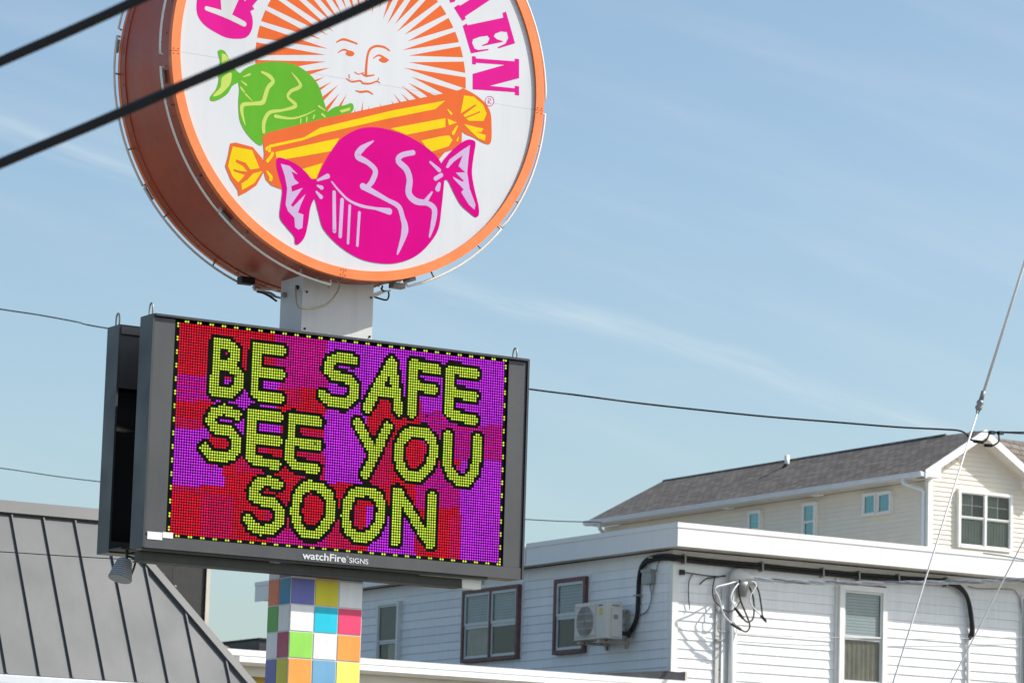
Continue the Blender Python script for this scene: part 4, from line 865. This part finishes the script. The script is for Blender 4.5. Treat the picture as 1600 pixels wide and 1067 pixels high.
for pts, m_ in ((((1010, 180), (1080, 150), (1150, 130), (1250, 112), (1340, 90)), m_galv), (((1015, 235), (1090, 262), (1165, 278), (1186, 240), (1182, 205)), m_wire), (((1000, 270), (1080, 238), (1150, 205), (1200, 195)), m_glass), (((1130, 150), (1125, 190), (1160, 200)), m_wire)):
    tube('lead', cat([onY(x, y, 23.24) for x, y in z7b(*pts)], 5), .007, m_, jb, 6)
jb2 = thing('sign_wiring', 'dark bracket and leads under the left of the round sign', 'wiring', (11.5, 23.6, 6.35))
for pts, m_ in ((((10, 205), (60, 215), (120, 245), (185, 290)), m_wire), (((0, 185), (80, 188), (185, 182)), m_glass), (((70, 210), (130, 215), (185, 255)), m_galv)):
    tube('lead', cat([onY(x, y, 23.6) for x, y in z7b(*pts)], 5), .008, m_, jb2, 6)
a, b = onY(374, 432, 23.7), onY(395, 446, 23.7); box('clamp', (a.x, 23.66, b.z), (b.x, 23.74, a.z), m_wire, jb2, bevel=.006)

# ------------------------------------------------------------------ overhead lines
def line_thing(name, label, pts, D, r, m, k=8, n=8):
    P = [at(x, y, D[i] if isinstance(D, (list, tuple)) else D) for i, (x, y) in enumerate(pts)]
    return tag(tube(name, cat(P, k), r, m, None, n), label, 'cable', 'overhead cables')
line_thing('overhead_cable', 'upper thick black cable crossing the top left corner', [(-260, 212), (0, 97), (112, 48), (225, -4), (420, -98)], 9, .0135, m_wire, n=12)
line_thing('overhead_cable', 'lower thick black cable crossing in front of the round sign', [(-300, 384), (0, 256), (150, 193), (300, 128), (460, 60), (610, -8), (820, -104)], 9, .0138, m_wire, n=12)
C1 = thing('utility_line', 'black utility line passing behind the message board to the gable', 'cable', at(1000, 630, 46))
tube('cable', cat([at(x, y, 64-18*max(0, min(1, (x-300)/600))) for x, y in ((-200, 452), (0, 483), (60, 492), (120, 503), (168, 513), (500, 565), (828, 608), (900, 617), (1000, 630), (1100, 641), (1200, 651), (1300, 659), (1400, 667), (1470, 670.5), (1498, 672.5), (1510, 678), (1514, 684), (1520, 688), (1536, 690.5))], 6), .0125, m_wire, C1)
tube('cable', cat([at(x, y, 46) for x, y in ((1544, 677), (1552, 675.5), (1600, 675.5), (1700, 677))], 4), .0125, m_wire, C1)
tube('neutral', [at(1515, 674, 46), at(1545, 674.8, 46), at(1600, 678, 46), at(1700, 684, 46)], .006, m_wireg, C1)
for pts in (((1546, 676), (1543, 684), (1538, 690)), ((1560, 676), (1560, 690), (1548, 697), (1537, 695))):
    tube('jumper', cat([at(x, y, 46) for x, y in pts], 5), .011, m_wire, C1)
for x, y in ((1550, 675.5), (1563, 676)): p = at(x, y, 46); box('connector', (p.x-.035, p.y-.03, p.z-.025), (p.x+.035, p.y+.03, p.z+.02), m_wire, C1)
tube('splice', [at(1521, 689, 46), at(1537, 691, 46)], .022, m_wire, C1); tube('splice', [at(1538, 695.5, 46), at(1550, 696, 46)], .022, m_wire, C1)
line_thing('distant_line', 'thin dark line low in the sky either side of the message board', [(-200, 705), (0, 731), (153, 752), (500, 787), (820, 811), (940, 815.5)], 66, .009, m_wire)
line_thing('roof_front_wire', 'hair thin wire crossing in front of the grey metal roof', [(-150, 852), (0, 861.5), (150, 871), (330, 880)], 30, .004, m_wire)
line_thing('eave_wire', 'short thin dark wire below the gable window of the cream house', [(1536, 864), (1570, 868.5), (1600, 874), (1680, 888)], 50, .010, m_wireg)
# twisted service drop
base = cat([at(x, y, d) for x, y, d in ((1172, 903, 53.2), (1202, 906, 53), (1253, 909, 52.5), (1340, 911, 51.5), (1406, 910.5, 51), (1513, 908.5, 50), (1598, 906, 49), (1750, 899, 47.5))], 26)
sd = thing('service_drop', 'twisted white and grey service cable running right from the weatherhead', 'cable', base[0])
L = 0; ph = [0]
for i in range(1, len(base)): L += (base[i]-base[i-1]).length; ph.append(L*2*math.pi/1.15)
for j, m_ in enumerate((m_wirew, m_wireg, m_wirew)):
    P = []
    for i, p in enumerate(base):
        t_ = (base[min(i+1, len(base)-1)]-base[max(i-1, 0)]).normalized(); n_ = t_.cross(Vector((0, 0, 1))).normalized(); b_ = t_.cross(n_); q = ph[i]+j*2.094
        P.append(p+(n_*math.cos(q)+b_*math.sin(q))*.021)
    tube('strand', P, .0145, m_, sd, 6)
# guy wires
g1 = thing('guy_wire', 'pale guy wire with strain insulator rising out of the right edge', 'guy wire', at(1531, 632, 24))
tube('guard', [at(1533, 624, 24), at(1600, 413, 24), at(1660, 224, 24)], .0095, m_guard, g1)
tube('strand', [at(1527, 645, 24), at(1395, 1067, 24), at(1300, 1370, 24)], .0058, m_guard, g1)
a, b = at(1533.5, 618, 24), at(1530, 637, 24); d = (b-a).normalized()
tube('thimble', [at(1537, 611, 24), at(1532.5, 626, 24)], .016, m_galv, g1)
lathe(MB(), [(.012, 0), (.022, .012), (.026, .026), (.018, .04), (.026, .054), (.022, .068), (.012, .08)], at(1533, 624, 24), (at(1528, 641, 24)-at(1533, 624, 24)), 12).out('insulator', m_galv, g1, smooth=True)
for s_ in (-1, 1): tube('loop', cat([at(1530+s_*3, 634, 24), at(1528.5+s_*2.6, 641, 24), at(1526.5, 648, 24)], 4), .0045, m_galv, g1, 5)
tag(tube('guy_wire', [at(1640, 763, 24), at(1599, 845, 24), at(1485, 1067, 24), at(1340, 1350, 24)], .0048, m_guard), 'second pale guy wire crossing the lower right corner', 'guy wire')

S.render.engine = 'CYCLES'
